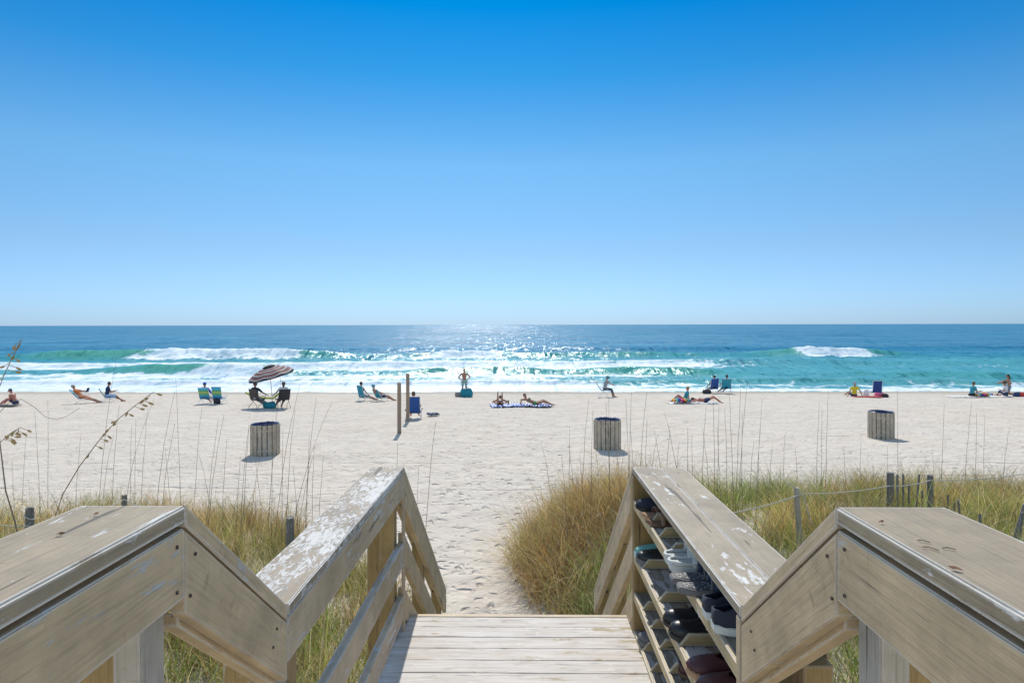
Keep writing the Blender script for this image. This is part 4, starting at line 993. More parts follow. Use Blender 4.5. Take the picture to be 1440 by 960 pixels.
# ------------------------------------------------------------------ bins
def bin_(px, py, label):
    g = ground(px, py); r_ = .405; c = Vector((g.x * (1 + r_ / g.y), g.y + r_, h1(g.x, g.y + r_) - .02))
    root = empty('trash_bin', c, random.uniform(0, 1), label, 'trash bin', 'slatted bins on the beach')
    n = 18; hgt = .88; b = MB()
    for k in range(n):
        a_ = 2 * math.pi * k / n; w = 2 * math.pi * r_ / n * .405; ca, sa = math.cos(a_), math.sin(a_); j = random.uniform(-.008, .008)
        V = []
        for (rr, tt_, z) in ((r_ - .022, -w, 0), (r_ - .022, w, 0), (r_, w, 0), (r_, -w, 0), (r_ - .022, -w, hgt + j), (r_ - .022, w, hgt + j), (r_, w, hgt + j), (r_, -w, hgt + j)):
            V.append((z, ca * rr - sa * tt_, sa * rr + ca * tt_))
        b.add(V, [(0, 3, 2, 1), (4, 5, 6, 7), (0, 1, 5, 4), (1, 2, 6, 5), (2, 3, 7, 6), (3, 0, 4, 7)])
    Rm = Matrix(((0, 1, 0, 0), (0, 0, 1, 0), (1, 0, 0, 0), (0, 0, 0, 1)))
    b.build('slats', M['bin_wood'], root, Rm)
    b = MB(); N2 = 40
    for (ri, ro, z0, z1) in ((r_ - .03, r_ - .023, .14, .18), (r_ - .03, r_ - .023, .70, .74)):
        V = []; Fc = []
        for k in range(N2):
            a_ = 2 * math.pi * k / N2
            V += [(math.cos(a_) * ri, math.sin(a_) * ri, z0), (math.cos(a_) * ro, math.sin(a_) * ro, z0), (math.cos(a_) * ro, math.sin(a_) * ro, z1), (math.cos(a_) * ri, math.sin(a_) * ri, z1)]
        for k in range(N2):
            for q in range(4): Fc.append((k * 4 + q, k * 4 + (q + 1) % 4, ((k + 1) % N2) * 4 + (q + 1) % 4, ((k + 1) % N2) * 4 + q))
        b.add(V, Fc)
    b.build('hoop', M['steel'], root)
    b = MB(); V = []; Fc = []; prof_ = [(.0, .02), (.33, .02), (.35, .05), (.35, .3), (.358, .31), (.35, .32), (.35, .6), (.358, .61), (.35, .62), (.35, .885), (.362, .895), (.358, .905), (.335, .895), (.33, .06), (.0, .05)]
    for (rr, z) in prof_:
        for k in range(N2): a_ = 2 * math.pi * k / N2; V.append((math.cos(a_) * max(rr, .001), math.sin(a_) * max(rr, .001), z))
    for i in range(len(prof_) - 1):
        for k in range(N2): Fc.append((i * N2 + k, i * N2 + (k + 1) % N2, (i + 1) * N2 + (k + 1) % N2, (i + 1) * N2 + k))
    b.add(V, Fc); b.build('barrel', M['blue_plastic'], root, smooth=True)
    # bag edge folded over the rim
    b = MB(); V = []; Fc = []
    for i, (rr, z) in enumerate(((.32, .80), (.325, .90), (.366, .912), (.372, .87))):
        for k in range(N2):
            a_ = 2 * math.pi * k / N2; q = 1 + .02 * random.uniform(-1, 1); V.append((math.cos(a_) * rr * q, math.sin(a_) * rr * q, z + random.uniform(-.01, .01)))
    for i in range(3):
        for k in range(N2): Fc.append((i * N2 + k, i * N2 + (k + 1) % N2, (i + 1) * N2 + (k + 1) % N2, (i + 1) * N2 + k))
    b.add(V, Fc); b.build('bag_rim', simple('bag_blue', (.018, .035, .10), .4), root, smooth=True)
    return root
bin_(373, 642, 'round wooden slat trash bin nearest the umbrella, on the left')
bin_(854, 633, 'round wooden slat trash bin standing behind the middle grass mound')
bin_(1239, 618, 'round wooden slat trash bin alone on the open sand at the right')

# ------------------------------------------------------------------ two poles
def pole(px, py, hgt, w, label):
    g = ground(px, py); root_o = MB(); root_o.box(-.2, hgt, -w / 2, w / 2, -w / 2, w / 2)
    o = root_o.build('wooden_pole', M['pole_wood'], bevel=.008)
    o.matrix_world = Matrix.Translation(g) @ Matrix.Rotation(R(12), 4, 'Z') @ Matrix.Rotation(R(-90), 4, 'Y'); return tag(o, label, 'pole', 'square wooden poles set in the sand')
pole(561.5, 609, 1.78, .135, 'nearer and shorter of the two square wooden poles on the beach')
pole(573.5, 592, 1.95, .14, 'farther and taller of the two square wooden poles, in front of the navy chair')

# ------------------------------------------------------------------ cloths and bags
def fab(name, c, rough=.8): return simple(name, c, rough, .2, 14)
def stripes(name, cols, axis='y', scale=1.0, radial=False):
    t = NT(name); co = t.tc(); X, Y, Z = t.sep(co)
    if radial:
        l = t.n.new('ShaderNodeVectorMath'); l.operation = 'LENGTH'; t.l.new(t.comb(X, Y, 0.0), l.inputs[0]); v = l.outputs['Value']
    else: v = {'x': X, 'y': Y, 'z': Z}[axis]
    f = t.math('FRACT', t.math('MULTIPLY', v, scale)); n = len(cols)
    st = [(k / n, c) for k, c in enumerate(cols)]
    return t.fin(t.ramp(f, st, 'CONSTANT'), .8)
FB = {'lblue': fab('light_blue_sling', (.16, .42, .60)), 'teal': fab('teal_sling', (.02, .26, .36)), 'navy': fab('navy_sling', (.012, .05, .20)), 'blue': fab('blue_sling', (.02, .08, .30)),
      'black': fab('black_sling', (.03, .028, .032)), 'brown': fab('brown_sling', (.07, .05, .05)),
      'stripe': stripes('striped_sling', [(.10, .34, .20), (.05, .42, .60), (.03, .28, .62), (.03, .16, .38), (.05, .32, .42), (.12, .38, .26), (.36, .46, .10)], 'z', 1.45),
      'rainbow': stripes('rainbow_towel', [(.55, .05, .06), (.75, .35, .05), (.10, .45, .35), (.06, .10, .40), (.60, .10, .30)], 'x', 1.6),
      'bluewhite': stripes('blue_white_towel', [(.04, .12, .55), (.75, .78, .82), (.05, .18, .62), (.75, .78, .82)], 'x', 3.6),
      'umb': stripes('umbrella_stripes', [(.035, .04, .06), (.42, .10, .07), (.05, .05, .07), (.60, .58, .54), (.09, .06, .06)], scale=4.4, radial=True),
      'white': fab('white_cloth', (.72, .72, .70)), 'red': fab('red_cloth', (.50, .05, .05)), 'pink': fab('pink_cloth', (.75, .16, .30)), 'dark': fab('dark_cloth', (.03, .03, .035)), 'green': fab('lime_float', (.34, .40, .07)),
      'tealbag': fab('teal_bag', (.01, .20, .27)), 'greybag': fab('grey_bag', (.22, .20, .19)), 'navyc': fab('navy_cloth', (.02, .05, .14)), 'orange': fab('orange_cloth', (.62, .18, .05))}
def towel(px, py, w, d, mat, label, yaw=0, nm='towel', cat='towel', lump=.02):
    g = ground(px, py); nx, ny = 18, 12; V = []; Fc = []
    for j in range(ny):
        for i in range(nx):
            x_ = (i / (nx - 1) - .5) * w; y_ = (j / (ny - 1) - .5) * d
            V.append((x_ * (1 + .04 * random.uniform(-1, 1)), y_ * (1 + .04 * random.uniform(-1, 1)), .03 + lump * abs(math.sin(i * 1.3 + j * .9)) + random.uniform(0, lump)))
    for j in range(ny - 1):
        for i in range(nx - 1): Fc.append((j * nx + i, j * nx + i + 1, (j + 1) * nx + i + 1, (j + 1) * nx + i))
    b = MB(); b.add(V, Fc); o = b.build(nm, FB[mat], smooth=True); o.location = g; o.rotation_euler = (0, 0, yaw)
    s = o.modifiers.new('s', 'SOLIDIFY'); s.thickness = .012
    return tag(o, label, cat)
def bag(px, py, w, d, h_, mat, label, handles=True, cat='bag', dy=0):
    g = ground(px, py); g.y += dy; g.z = h1(g.x, g.y); root = empty('beach_bag', g, random.uniform(-.2, .2), label, cat); b = MB(); V = []; Fc = []; n = 20
    for i, (s, z) in enumerate(((.80, 0), (.98, .12), (1.03, .45), (.94, .8), (.80, 1.0), (.70, .97), (.66, .7))):
        for k in range(n):
            a_ = 2 * math.pi * k / n; c_, s_ = math.cos(a_), math.sin(a_)
            sq = (abs(c_) ** 3 + abs(s_) ** 3) ** (-1 / 3); q = s * sq * (1 + .05 * math.sin(3 * a_ + i))
            V.append((c_ * w / 2 * q, s_ * d / 2 * q, z * h_ + .02 * math.sin(2 * a_) * (i > 2)))
    for i in range(6):
        for k in range(n): Fc.append((i * n + k, i * n + (k + 1) % n, (i + 1) * n + (k + 1) % n, (i + 1) * n + k))
    Fc.append(tuple(range(n - 1, -1, -1))); Fc.append(tuple(6 * n + k for k in range(n)))
    b.add(V, Fc); b.build('body', FB[mat], root, smooth=True)
    if handles:
        for s in (-1, 1):
            b = MB(); b.tube([(math.cos(a_) * w * .22, s * d * .32, h_ * .9 + math.sin(a_) * h_ * .3) for a_ in [math.pi * k / 8 for k in range(9)]], .011, 6); b.build('handle', FB[mat], root, smooth=True)
    return root

# ------------------------------------------------------------------ beach chairs
def chair(px, py, yaw, mat, label, seat_h=.24, back=.62, ang=28, w=.52, frame_='whiteframe', curved=0, group='beach chairs by the water', loc=None):
    g = loc or ground(px, py); root = empty('beach_chair', g, R(yaw), label, 'beach chair', group)
    a_ = R(ang); by, bz = -.20, seat_h; ty, tz = by - math.sin(a_) * back, bz + math.cos(a_) * back; fy = .24; fz = seat_h + .05; hw = w / 2
    b = MB()
    for s in (-1, 1):
        b = MB(); b.tube([(s * hw, fy, fz), (s * hw, by, bz), (s * hw, by * .6 + ty * .4, bz * .6 + tz * .4 - .005), (s * hw, ty, tz)], .012, 6); b.build('side_frame', M[frame_], root, smooth=True)
        b = MB(); b.tube([(s * (hw + .02), .20, 0.0), (s * (hw + .02), .18, .12), (s * (hw + .02), -.16, seat_h + .03), (s * (hw + .02), by - .06, seat_h + .14)], .011, 6); b.build('leg', M[frame_], root, smooth=True)
        b = MB(); b.tube([(s * (hw + .025), -.38, 0.0), (s * (hw + .025), -.30, .10), (s * (hw + .025), .14, seat_h + .05), (s * (hw + .025), .17, seat_h + .20)], .011, 6); b.build('leg', M[frame_], root, smooth=True)
        b = MB(); b.box(s * (hw + .025) - .025, s * (hw + .025) + .025, -.30, .22, seat_h + .195, seat_h + .215); b.build('armrest', M[frame_], root, bevel=.005)
    for pa, pb2 in (((-hw, ty, tz), (hw, ty, tz)), ((-hw, fy, fz), (hw, fy, fz)), ((-hw - .02, -.38, .012), (hw + .02, -.38, .012))):
        b = MB(); b.tube([pa, pb2], .012, 6); b.build('crossbar', M[frame_], root, smooth=True)
    def sling(p, q, sag, nm):
        V = []; Fc = []; n = 9; m_ = 7
        for i in range(n):
            t = i / (n - 1)
            for j in range(m_):
                u = j / (m_ - 1); k = sag * math.sin(math.pi * u) * math.sin(math.pi * min(1, max(.1, t)))
                y_ = p[0] + (q[0] - p[0]) * t; z_ = p[1] + (q[1] - p[1]) * t
                dn = Vector((0, -(q[1] - p[1]), (q[0] - p[0]))).normalized()
                if dn.z > 0 or (abs(dn.z) < .9 and dn.y > 0): dn = -dn
                V.append(((u - .5) * (w - .01), y_ + dn.y * k, z_ + dn.z * k))
        for i in range(n - 1):
            for j in range(m_ - 1): Fc.append((i * m_ + j, i * m_ + j + 1, (i + 1) * m_ + j + 1, (i + 1) * m_ + j))
        b = MB(); b.add(V, Fc); o = b.build(nm, FB[mat], root, smooth=True); s = o.modifiers.new('s', 'SOLIDIFY'); s.thickness = .006
    sling((fy, fz), (by, bz), .02, 'seat'); sling((by, bz), (ty, tz), .02, 'backrest')
    return root

# ------------------------------------------------------------------ people
def remesh(b, name, voxel):
    me = b.mesh(name); o = bpy.data.objects.new(name, me); COL.objects.link(o)
    m = o.modifiers.new('r', 'REMESH'); m.mode = 'VOXEL'; m.voxel_size = voxel; m.use_smooth_shade = True
    s = o.modifiers.new('s', 'SMOOTH'); s.factor = .5; s.iterations = 2
    dg = bpy.context.evaluated_depsgraph_get(); out = bpy.data.meshes.new_from_object(o.evaluated_get(dg))
    bpy.data.objects.remove(o); bpy.data.meshes.remove(me); return out
SK = {'fair': simple('fair_skin', (.50, .27, .19), .5, .1, 12), 'tan': simple('tanned_skin', (.33, .155, .095), .5, .1, 12), 'red': simple('sunburnt_skin', (.44, .17, .12), .5, .1, 12), 'brown': simple('brown_skin', (.16, .075, .05), .5, .1, 12)}
CL = {k: simple(k + '_clothing', c, .85, .15, 20) for k, c in {'blue': (.02, .10, .45), 'navy': (.015, .03, .09), 'teal': (.03, .26, .34), 'white': (.68, .68, .68), 'grey': (.30, .30, .33), 'dgrey': (.09, .10, .11), 'orange': (.60, .19, .06),
      'black': (.02, .02, .022), 'yellow': (.62, .52, .04), 'green': (.06, .22, .07), 'pink': (.55, .12, .2), 'lblue': (.25, .45, .75), 'print': (.20, .22, .25)}.items()}
CL['swim'] = stripes('patterned_shorts', [(.02, .28, .30), (.6, .62, .6), (.02, .22, .28)], 'z', 9)
HR = {'dark': simple('dark_hair', (.02, .014, .01), .6), 'brown': simple('brown_hair', (.09, .05, .025), .6), 'blond': simple('blond_hair', (.35, .24, .12), .6), 'grey': simple('grey_hair', (.35, .33, .32), .6)}
EYEM = simple('eye', (.02, .02, .02), .2); LIP = simple('lip', (.35, .10, .09), .5)
def ik(h, t, l1, l2, pole):
    h = Vector(h); t = Vector(t); d = t - h; D = d.length; mx = l1 + l2 - .002
    if D > mx: t = h + d * (mx / D); d = t - h; D = mx
    a_ = (l1 * l1 - l2 * l2 + D * D) / (2 * D); hh = math.sqrt(max(l1 * l1 - a_ * a_, 0)); u = d / D
    p = Vector(pole); p = p - u * p.dot(u)
    if p.length < 1e-4: p = Vector((0, 0, 1))
    return h + u * a_ + p.normalized() * hh, t
def person(loc, yaw, label, pelvis, torso, ankles, hands, skin='fair', head=None, look=None, knee=(0, .3, 1), elbow=(0, -1, -.2), hair='brown', long_hair=False, hat=None, top=None, bottom=None, female=False, foot=None, group=None, sleeve=.55, leg=.55, hold=None, sc=1.0):
    pel = Vector(pelvis); T = Vector(torso).normalized(); look = Vector(look if look else (0, 1, 0)).normalized(); hd = Vector(head if head else torso).normalized()
    # side axis: from the torso and the facing
    fwd = Vector((0, 1, 0)); 
    side = fwd.cross(T)
    if side.length < .3: side = Vector((1, 0, 0))
    side = side.normalized()
    if side.x < 0 and abs(T.x) < .8: side = -side
    F_ = T.cross(side).normalized()
    if F_.dot(Vector((0, 1, .01))) < 0 and abs(F_.y) > .3: F_ = -F_
    sw = .155 if female else .18; hw = .095
    neck = pel + T * .50; chest = pel + T * .34; belly = pel + T * .15
    shs = [neck - T * .045 + side * s * sw for s in (-1, 1)]; hips = [pel + side * s * hw - T * .02 for s in (-1, 1)]
    hc = neck + hd * .175
    legs = []; arms = []
    for i in (0, 1):
        kn = knee[i] if isinstance(knee[0], (tuple, list)) else knee
        k_, a_ = ik(hips[i], ankles[i], .43, .42, kn); legs.append((hips[i], k_, a_))
        el = elbow[i] if isinstance(elbow[0], (tuple, list)) else elbow
        e_, w_ = ik(shs[i], hands[i], .285, .255, el); arms.append((shs[i], e_, w_))
    def trunk(b, g=0.0, lo=-1, hi=9):
        if lo < 0: b.ell(pel, (side * (.155 + g), F_ * (.115 + g), T * (.13 + g)))
        b.ell(belly, (side * (.135 + g), F_ * (.10 + g), T * (.15 + g)))
        if hi > 1:
            b.ell(chest, (side * (.155 + g), F_ * (.108 + g), T * (.18 + g)))
            b.cap(shs[0].lerp(shs[1], .12), shs[0].lerp(shs[1], .88), .058 + g, .058 + g)
            if female:
                for s in (-1, 1): b.ell(chest + side * s * .07 + F_ * .075 + T * .02, (side * (.06 + g), F_ * (.05 + g), T * (.06 + g)))
    b = MB(); trunk(b)
    b.cap(neck - T * .05, neck + hd * .07, .058, .052)
    rt_ = look - hd * look.dot(hd); fx = rt_.normalized() if rt_.length > .05 else F_; sx = fx.cross(hd).normalized()
    b.ell(hc, (sx * .072, fx * .088, hd * .108)); b.ell(hc + fx * .03 - hd * .055, (sx * .048, fx * .05, hd * .05))
    b.ell(hc + fx * .092 - hd * .015, (sx * .014, fx * .02, hd * .026))
    for s in (-1, 1):
        b.ell(hc + sx * s * .074 - hd * .01, (sx * .012, fx * .02, hd * .03))
        b.cap(hips[0] if s < 0 else hips[1], legs[0][1] if s < 0 else legs[1][1], .088, .056)
    for i in (0, 1):
        h_, k_, a_ = legs[i]; b.cap(k_, a_, .056, .036); m_ = k_.lerp(a_, .3); b.ell(m_, (Vector((.055, 0, 0)), Vector((0, .055, 0)), Vector((0, 0, .055))))
        fd = Vector(foot[i] if foot else (0, 1, 0)).normalized()
        b.cap(a_ + Vector((0, 0, -.02)) - fd * .03, a_ + fd * .15 + Vector((0, 0, -.035)), .036, .026)
        s_, e_, w_ = arms[i]; b.cap(s_, e_, .052, .038); b.cap(e_, w_, .038, .026)
        fd = (w_ - e_).normalized(); pr_ = fd.cross(Vector((0, 0, 1)) if abs(fd.z) < .9 else Vector((1, 0, 0))).normalized(); pn_ = fd.cross(pr_)
        b.ell(w_ + fd * .045, (pr_ * .042, pn_ * .017, fd * .055))
        for q, ln in zip((-1.5, -.5, .5, 1.5), (.055, .07, .075, .062)):
            f0 = w_ + fd * .08 + pr_ * q * .021; f1 = f0 + fd * ln * .6 + pr_ * q * .004; b.cap(f0, f1, .009, .0085, 6); b.cap(f1, f1 + fd * ln * .35 + pn_ * ln * .3, .0085, .007, 6)
        b.cap(w_ + fd * .025 + pr_ * .03, w_ + fd * .07 + pr_ * .07, .012, .009, 6)
    me = remesh(b, 'person', .011); o = link('person', me, SK[skin]); o.location = loc; o.rotation_euler = (0, 0, R(yaw)); o.scale = (sc,) * 3
    tag(o, label, 'person', group)
    def child(b, nm, m, vox=.016): return link(nm, remesh(b, nm, vox), m, o)
    for s in (-1, 1):
        b = MB(); b.ell(hc + sx * s * .028 + fx * .080 + hd * .012, (sx * .011, fx * .006, hd * .006), 8, 6); b.build('eye', EYEM, o)
    b = MB(); b.ell(hc + fx * .078 - hd * .055, (sx * .022, fx * .006, hd * .006), 8, 6); b.build('mouth', LIP, o)
    b = MB(); b.ell(hc - fx * .016 + hd * .022, (sx * .082, fx * .088, hd * .105))
    if long_hair: b.cap(hc - fx * .06, neck - F_ * .07 - T * .06, .06, .035)
    b2 = b; hm = child(b2, 'hair', HR[hair], .012)
    if hat:
        hcol = CL[hat]; b = MB(); b.ell(hc + hd * .045 - fx * .005, (sx * .092, fx * .10, hd * .085)); b.ell(hc + hd * .035 + fx * .10, (sx * .075, fx * .085, hd * .012)); child(b, 'hat', hcol, .012)
    if top:
        b = MB(); trunk(b, .013, lo=0)
        b.ell(pel + T * .04, (side * .152, F_ * .118, T * .08))
        for s_, e_, w_ in arms:
            if sleeve > 0: b.cap(s_, s_.lerp(e_, min(1, sleeve)), .064, .055)
            if sleeve > 1: b.cap(e_, e_.lerp(w_, sleeve - 1), .05, .04)
        child(b, 'shirt', CL[top])
    elif female and bottom:
        b = MB(); b.ell(chest + T * .02, (side * .166, F_ * .118, T * .05))
        for s in (-1, 1): b.ell(chest + side * s * .07 + F_ * .08 + T * .02, (side * .062, F_ * .05, T * .06))
        child(b, 'bikini_top', CL[bottom])
    if bottom:
        b = MB(); b.ell(pel, (side * .172, F_ * .132, T * .12))
        for h_, k_, a_ in legs:
            b.cap(h_, h_.lerp(k_, min(1, leg)), .104, .088 - .02 * min(1, leg))
            if leg > 1: b.cap(k_, k_.lerp(a_, leg - 1), .07, .055)
        child(b, 'trousers' if leg > 1 else 'shorts', CL[bottom])
    return o
def held(nm, loc, yaw, p, size, m, label, cat, tilt=0):
    Mx = Matrix.Translation(loc) @ Matrix.Rotation(R(yaw), 4, 'Z') @ Matrix.Translation(p) @ Matrix.Rotation(tilt, 4, 'X')
    b = MB(); w, d, h_ = size; b.box(-w / 2, w / 2, -d / 2, d / 2, -h_ / 2, h_ / 2); o = b.build(nm, m, bevel=.004); o.matrix_world = Mx
    return tag(o, label, cat)
def sit(seat_h, ang, back_y=-.13): # pelvis, torso for a chair
    return (0, back_y, seat_h + .13), (0, -math.sin(R(ang)), math.cos(R(ang)))

# far left: shirtless man on a towel, facing left
g = ground(22, 569); towel(2, 571, 1.7, .8, 'dark', 'dark towel on the sand at the far left edge')
person(g + Vector((0, 0, .02)), 90, 'shirtless man with a cap sitting on the sand at the far left edge', (0, 0, .12), (.0, .38, .9), [(-.12, .72, .08), (.12, .70, .08)], [(-.2, .45, .22), (.2, .45, .25)], 'red', head=(0, .5, .9), look=(0, 1, -.3), hat='dgrey', bottom='navy', knee=(0, .2, 1))
# pair 2,3 in pale chairs facing right
g = ground(118, 567); chair(0, 0, -68, 'lblue', 'light blue reclining beach chair at far left, facing right', loc=g, ang=42, seat_h=.26, back=.70)
pv, tr = sit(.26, 40); person(g, -72, 'person in orange shirt reclining with a raised book in the light blue chair', pv, tr, [(-.12, .80, .06), (.14, .76, .06)], [(-.12, .12, .66), (.12, .12, .66)], 'tan', top='orange', bottom='orange', hair='grey', head=(0, -.35, .9), look=(0, 1, .1), sleeve=.8, leg=.9, knee=(0, 0, 1))
held('book', g, -82, Vector((0, .20, .74)), (.26, .03, .24), CL['navy'], 'open dark book held up by the reclining person on the left', 'book', -.3)
g = ground(154, 565); chair(0, 0, -50, 'teal', 'teal beach chair at left beside the light blue one', loc=g, ang=30, seat_h=.24)
pv, tr = sit(.24, -8); person(g, -55, 'person with dark hair, dark top and blue skirt in the left teal chair', pv, tr, [(-.12, .66, .06), (.12, .60, .06)], [(-.1, .30, .62), (.1, .3, .62)], 'tan', top='navy', bottom='lblue', hair='dark', head=(0, .3, .95), look=(0, 1, -.2), leg=.95, knee=(0, 0, 1))
# 4 striped chairs
g = ground(291, 567.5); chair(0, 0, -4, 'stripe', 'blue and green striped beach chair with a person in blue', loc=g, ang=20, seat_h=.28, back=.66, w=.58)
pv, tr = sit(.28, 12); person(g, -4, 'person in blue shirt and blue cap sitting in the left striped chair', pv, tr, [(-.14, .66, .06), (.2, .7, .06)], [(-.3, .2, .5), (.36, .1, .42)], 'tan', top='blue', bottom='dgrey', hat='blue', head=(0, .05, 1), sleeve=1.2, leg=.9, knee=(0, 0, 1))
g = ground(304.5, 567.5) + Vector((.18, 0, 0)); chair(0, 0, -10, 'stripe', 'blue and green striped beach chair with nobody leaning back in it', loc=g, ang=12, seat_h=.28, back=.68, w=.56)
bag(303, 568.5, .34, .28, .30, 'dark', 'small dark bag under the empty striped chair', False, dy=.2)
# 5 umbrella group
g = ground(363, 574); chair(0, 0, -25, 'brown', 'dark brown camp chair left of the umbrella pole', loc=g, ang=14, seat_h=.42, back=.58, frame_='darkframe', w=.56)
pv, tr = sit(.42, 8); person(g, -25, 'person in dark cap and black top under the umbrella, left chair', pv, tr, [(-.16, .62, .06), (.14, .66, .06)], [(-.3, .25, .62), (.42, .3, .60)], 'brown', top='black', bottom='grey', hat='black', head=(0, .05, 1), look=(.6, 1, 0), leg=1.6, sleeve=.8, knee=(0, 0, 1))
g = ground(397, 573.5); chair(0, 0, 38, 'black', 'black camp chair right of the umbrella pole', loc=g, ang=22, seat_h=.42, back=.60, frame_='darkframe', w=.56)
pv, tr = sit(.42, 4); person(g, 38, 'person in pale shirt and cap in the black chair right of the umbrella pole', pv, tr, [(-.16, .60, .06), (.16, .58, .06)], [(-.35, .28, .66), (.32, .1, .62)], 'brown', top='white', bottom='black', hat='dgrey', head=(.1, .1, 1), look=(1, .4, 0), leg=.9, knee=(0, 0, 1))
bag(379, 573.5, .62, .40, .30, 'tealbag', 'rounded teal bag lying at the foot of the umbrella pole', False)
g = ground(350, 571); b = MB()
b.tube([(-.55, 0, .62), (-.2, 0, .45), (.1, 0, .35), (.9, .1, .30), (1.25, .15, .62)], .055, 8); o = b.build('pool_noodle', FB['green'], smooth=True); o.location = g + Vector((0, .9, 0)); tag(o, 'yellow-green foam noodle behind the left chair under the umbrella', 'float')
# umbrella
g = ground(379, 573) + Vector((.05, .2, 0)); um = empty('beach_umbrella', g, 0, 'tilted beach umbrella with dark, red and white ring stripes over two chairs', 'umbrella')
hub = Vector((-.12, 0, 1.92)); tl = Matrix.Translation(hub) @ Matrix.Rotation(R(-13), 4, 'Y') @ Matrix.Rotation(R(9), 4, 'X')
b = MB(); b.tube([(.05, 0, -.3), (-.02, 0, .9), (-.12, 0, 1.92)], .019, 8); b.build('pole', M['whiteframe'], um, smooth=True)
b = MB(); b.tube([(.42, .1, -.1), (.40, .1, 1.5)], .010, 6); b.build('stake', M['whiteframe'], um)
V = []; Fc = []; n = 48; Rr = 1.18; rings_ = 14
for i in range(rings_ + 1):
    t = i / rings_
    for k in range(n):
        a_ = 2 * math.pi * k / n; seg = (k % 6) / 6; sc_ = 1 - .055 * t * math.sin(math.pi * seg); rr = Rr * (.02 + .98 * t) * sc_
        V.append((math.cos(a_) * rr, math.sin(a_) * rr, .42 * (1 - t ** 1.9) - .025 * t * math.sin(math.pi * seg) * 1))
    
for i in range(rings_):
    for k in range(n): Fc.append((i * n + k, i * n + (k + 1) % n, (i + 1) * n + (k + 1) % n, (i + 1) * n + k))
L0_ = len(V)
for k in range(n): V.append((V[rings_ * n + k][0] * 1.0, V[rings_ * n + k][1] * 1.0, V[rings_ * n + k][2] - .06))
for k in range(n): Fc.append((rings_ * n + k, rings_ * n + (k + 1) % n, L0_ + (k + 1) % n, L0_ + k))
b = MB(); b.add(V, Fc); cn = b.build('canopy', FB['umb'], um, tl @ Matrix.Translation((0, 0, -.28)), smooth=True); s = cn.modifiers.new('s', 'SOLIDIFY'); s.thickness = .004
V = []; Fc = []
for i in range(4):
    t = i / 3
    for k in range(n): a_ = 2 * math.pi * k / n; V.append((math.cos(a_) * (.01 + .30 * t), math.sin(a_) * (.01 + .30 * t), .50 - .07 * t ** 1.5 - .015 * t * math.sin(math.pi * (k % 6) / 6)))
for i in range(3):
    for k in range(n): Fc.append((i * n + k, i * n + (k + 1) % n, (i + 1) * n + (k + 1) % n, (i + 1) * n + k))
b = MB(); b.add(V, Fc); o = b.build('vent_cap', CL['black'], um, tl @ Matrix.Translation((0, 0, -.27)), smooth=True); s = o.modifiers.new('s', 'SOLIDIFY'); s.thickness = .006
for k in range(8):
    a_ = 2 * math.pi * k / 8; b = MB(); b.tube([(math.cos(a_) * .03, math.sin(a_) * .03, .38), (math.cos(a_) * .6, math.sin(a_) * .6, .28), (math.cos(a_) * 1.15, math.sin(a_) * 1.15, -.03)], .005, 4); b.build('rib', M['steel'], um, tl @ Matrix.Translation((0, 0, -.28)))
# 6 teal pair facing right
g = ground(513, 564); chair(0, 0, -40, 'teal', 'teal beach chair holding the dark-haired sunbather, left of the poles', loc=g, ang=14, seat_h=.22, back=.72)
pv, tr = sit(.22, 12); person(g, -48, 'dark-haired shirtless person sitting in the left teal chair near the poles', pv, tr, [(-.12, .70, .06), (.12, .74, .06)], [(-.2, .12, .36), (.2, .14, .36)], 'tan', bottom='grey', hair='dark', head=(0, .05, 1), leg=.8, knee=(0, 0, 1))
g = ground(537, 564); chair(0, 0, -42, 'teal', 'teal beach chair tipped back with the reclining person by the poles', loc=g, ang=30, seat_h=.20, back=.58)
pv, tr = sit(.20, 44); person(g, -55, 'tanned person reclining with knees drawn up in the teal chair by the poles', pv, tr, [(-.12, .72, .06), (.16, .66, .06)], [(-.24, .1, .40), (.26, .1, .42)], 'tan', bottom='navy', hair='grey', hat='teal', head=(0, -.2, 1), leg=.5, knee=(0, 0, 1))
# 7 navy chair behind poles
g = ground(582, 588.5); chair(0, 0, 4, 'blue', 'navy blue beach chair just behind the taller pole', loc=g, ang=16, seat_h=.26, back=.74, w=.56, frame_='steel')
pv, tr = sit(.26, 9, -.06); person(g, 4, 'red-haired person in white shirt sitting in the navy chair behind the poles', pv, tr, [(-.2, .74, .06), (.16, .78, .06)], [(-.36, .2, .36), (.3, .3, .4)], 'red', top='white', bottom='grey', hair='brown', head=(0, .05, 1), sleeve=1.0, leg=.9, knee=(0, 0, 1))
# 8 cloth
towel(609, 585, .50, .42, 'navyc', 'dark navy cloth lying alone on the sand right of the poles', .4, 'cloth', 'cloth', lump=.07)
# 9 standing
g = ground(653, 556.5); person(g, 4, 'blond woman standing with hands on hips facing the sea in patterned teal shorts', (0, 0, .92), (0, -.02, 1), [(-.13, .0, .07), (.13, .0, .07)], [(-.19, -.08, .99), (.19, -.08, .99)], 'tan', hair='blond', female=False, bottom='swim', knee=(0, 1, 0), elbow=((-1, -.5, 0), (1, -.5, 0)), leg=.6, hat=None)
bag(656, 558, .74, .42, .50, 'tealbag', 'large teal beach bag in front of the standing woman')
bag(645, 557.5, .45, .32, .26, 'greybag', 'low grey bag left of the large teal bag', False)
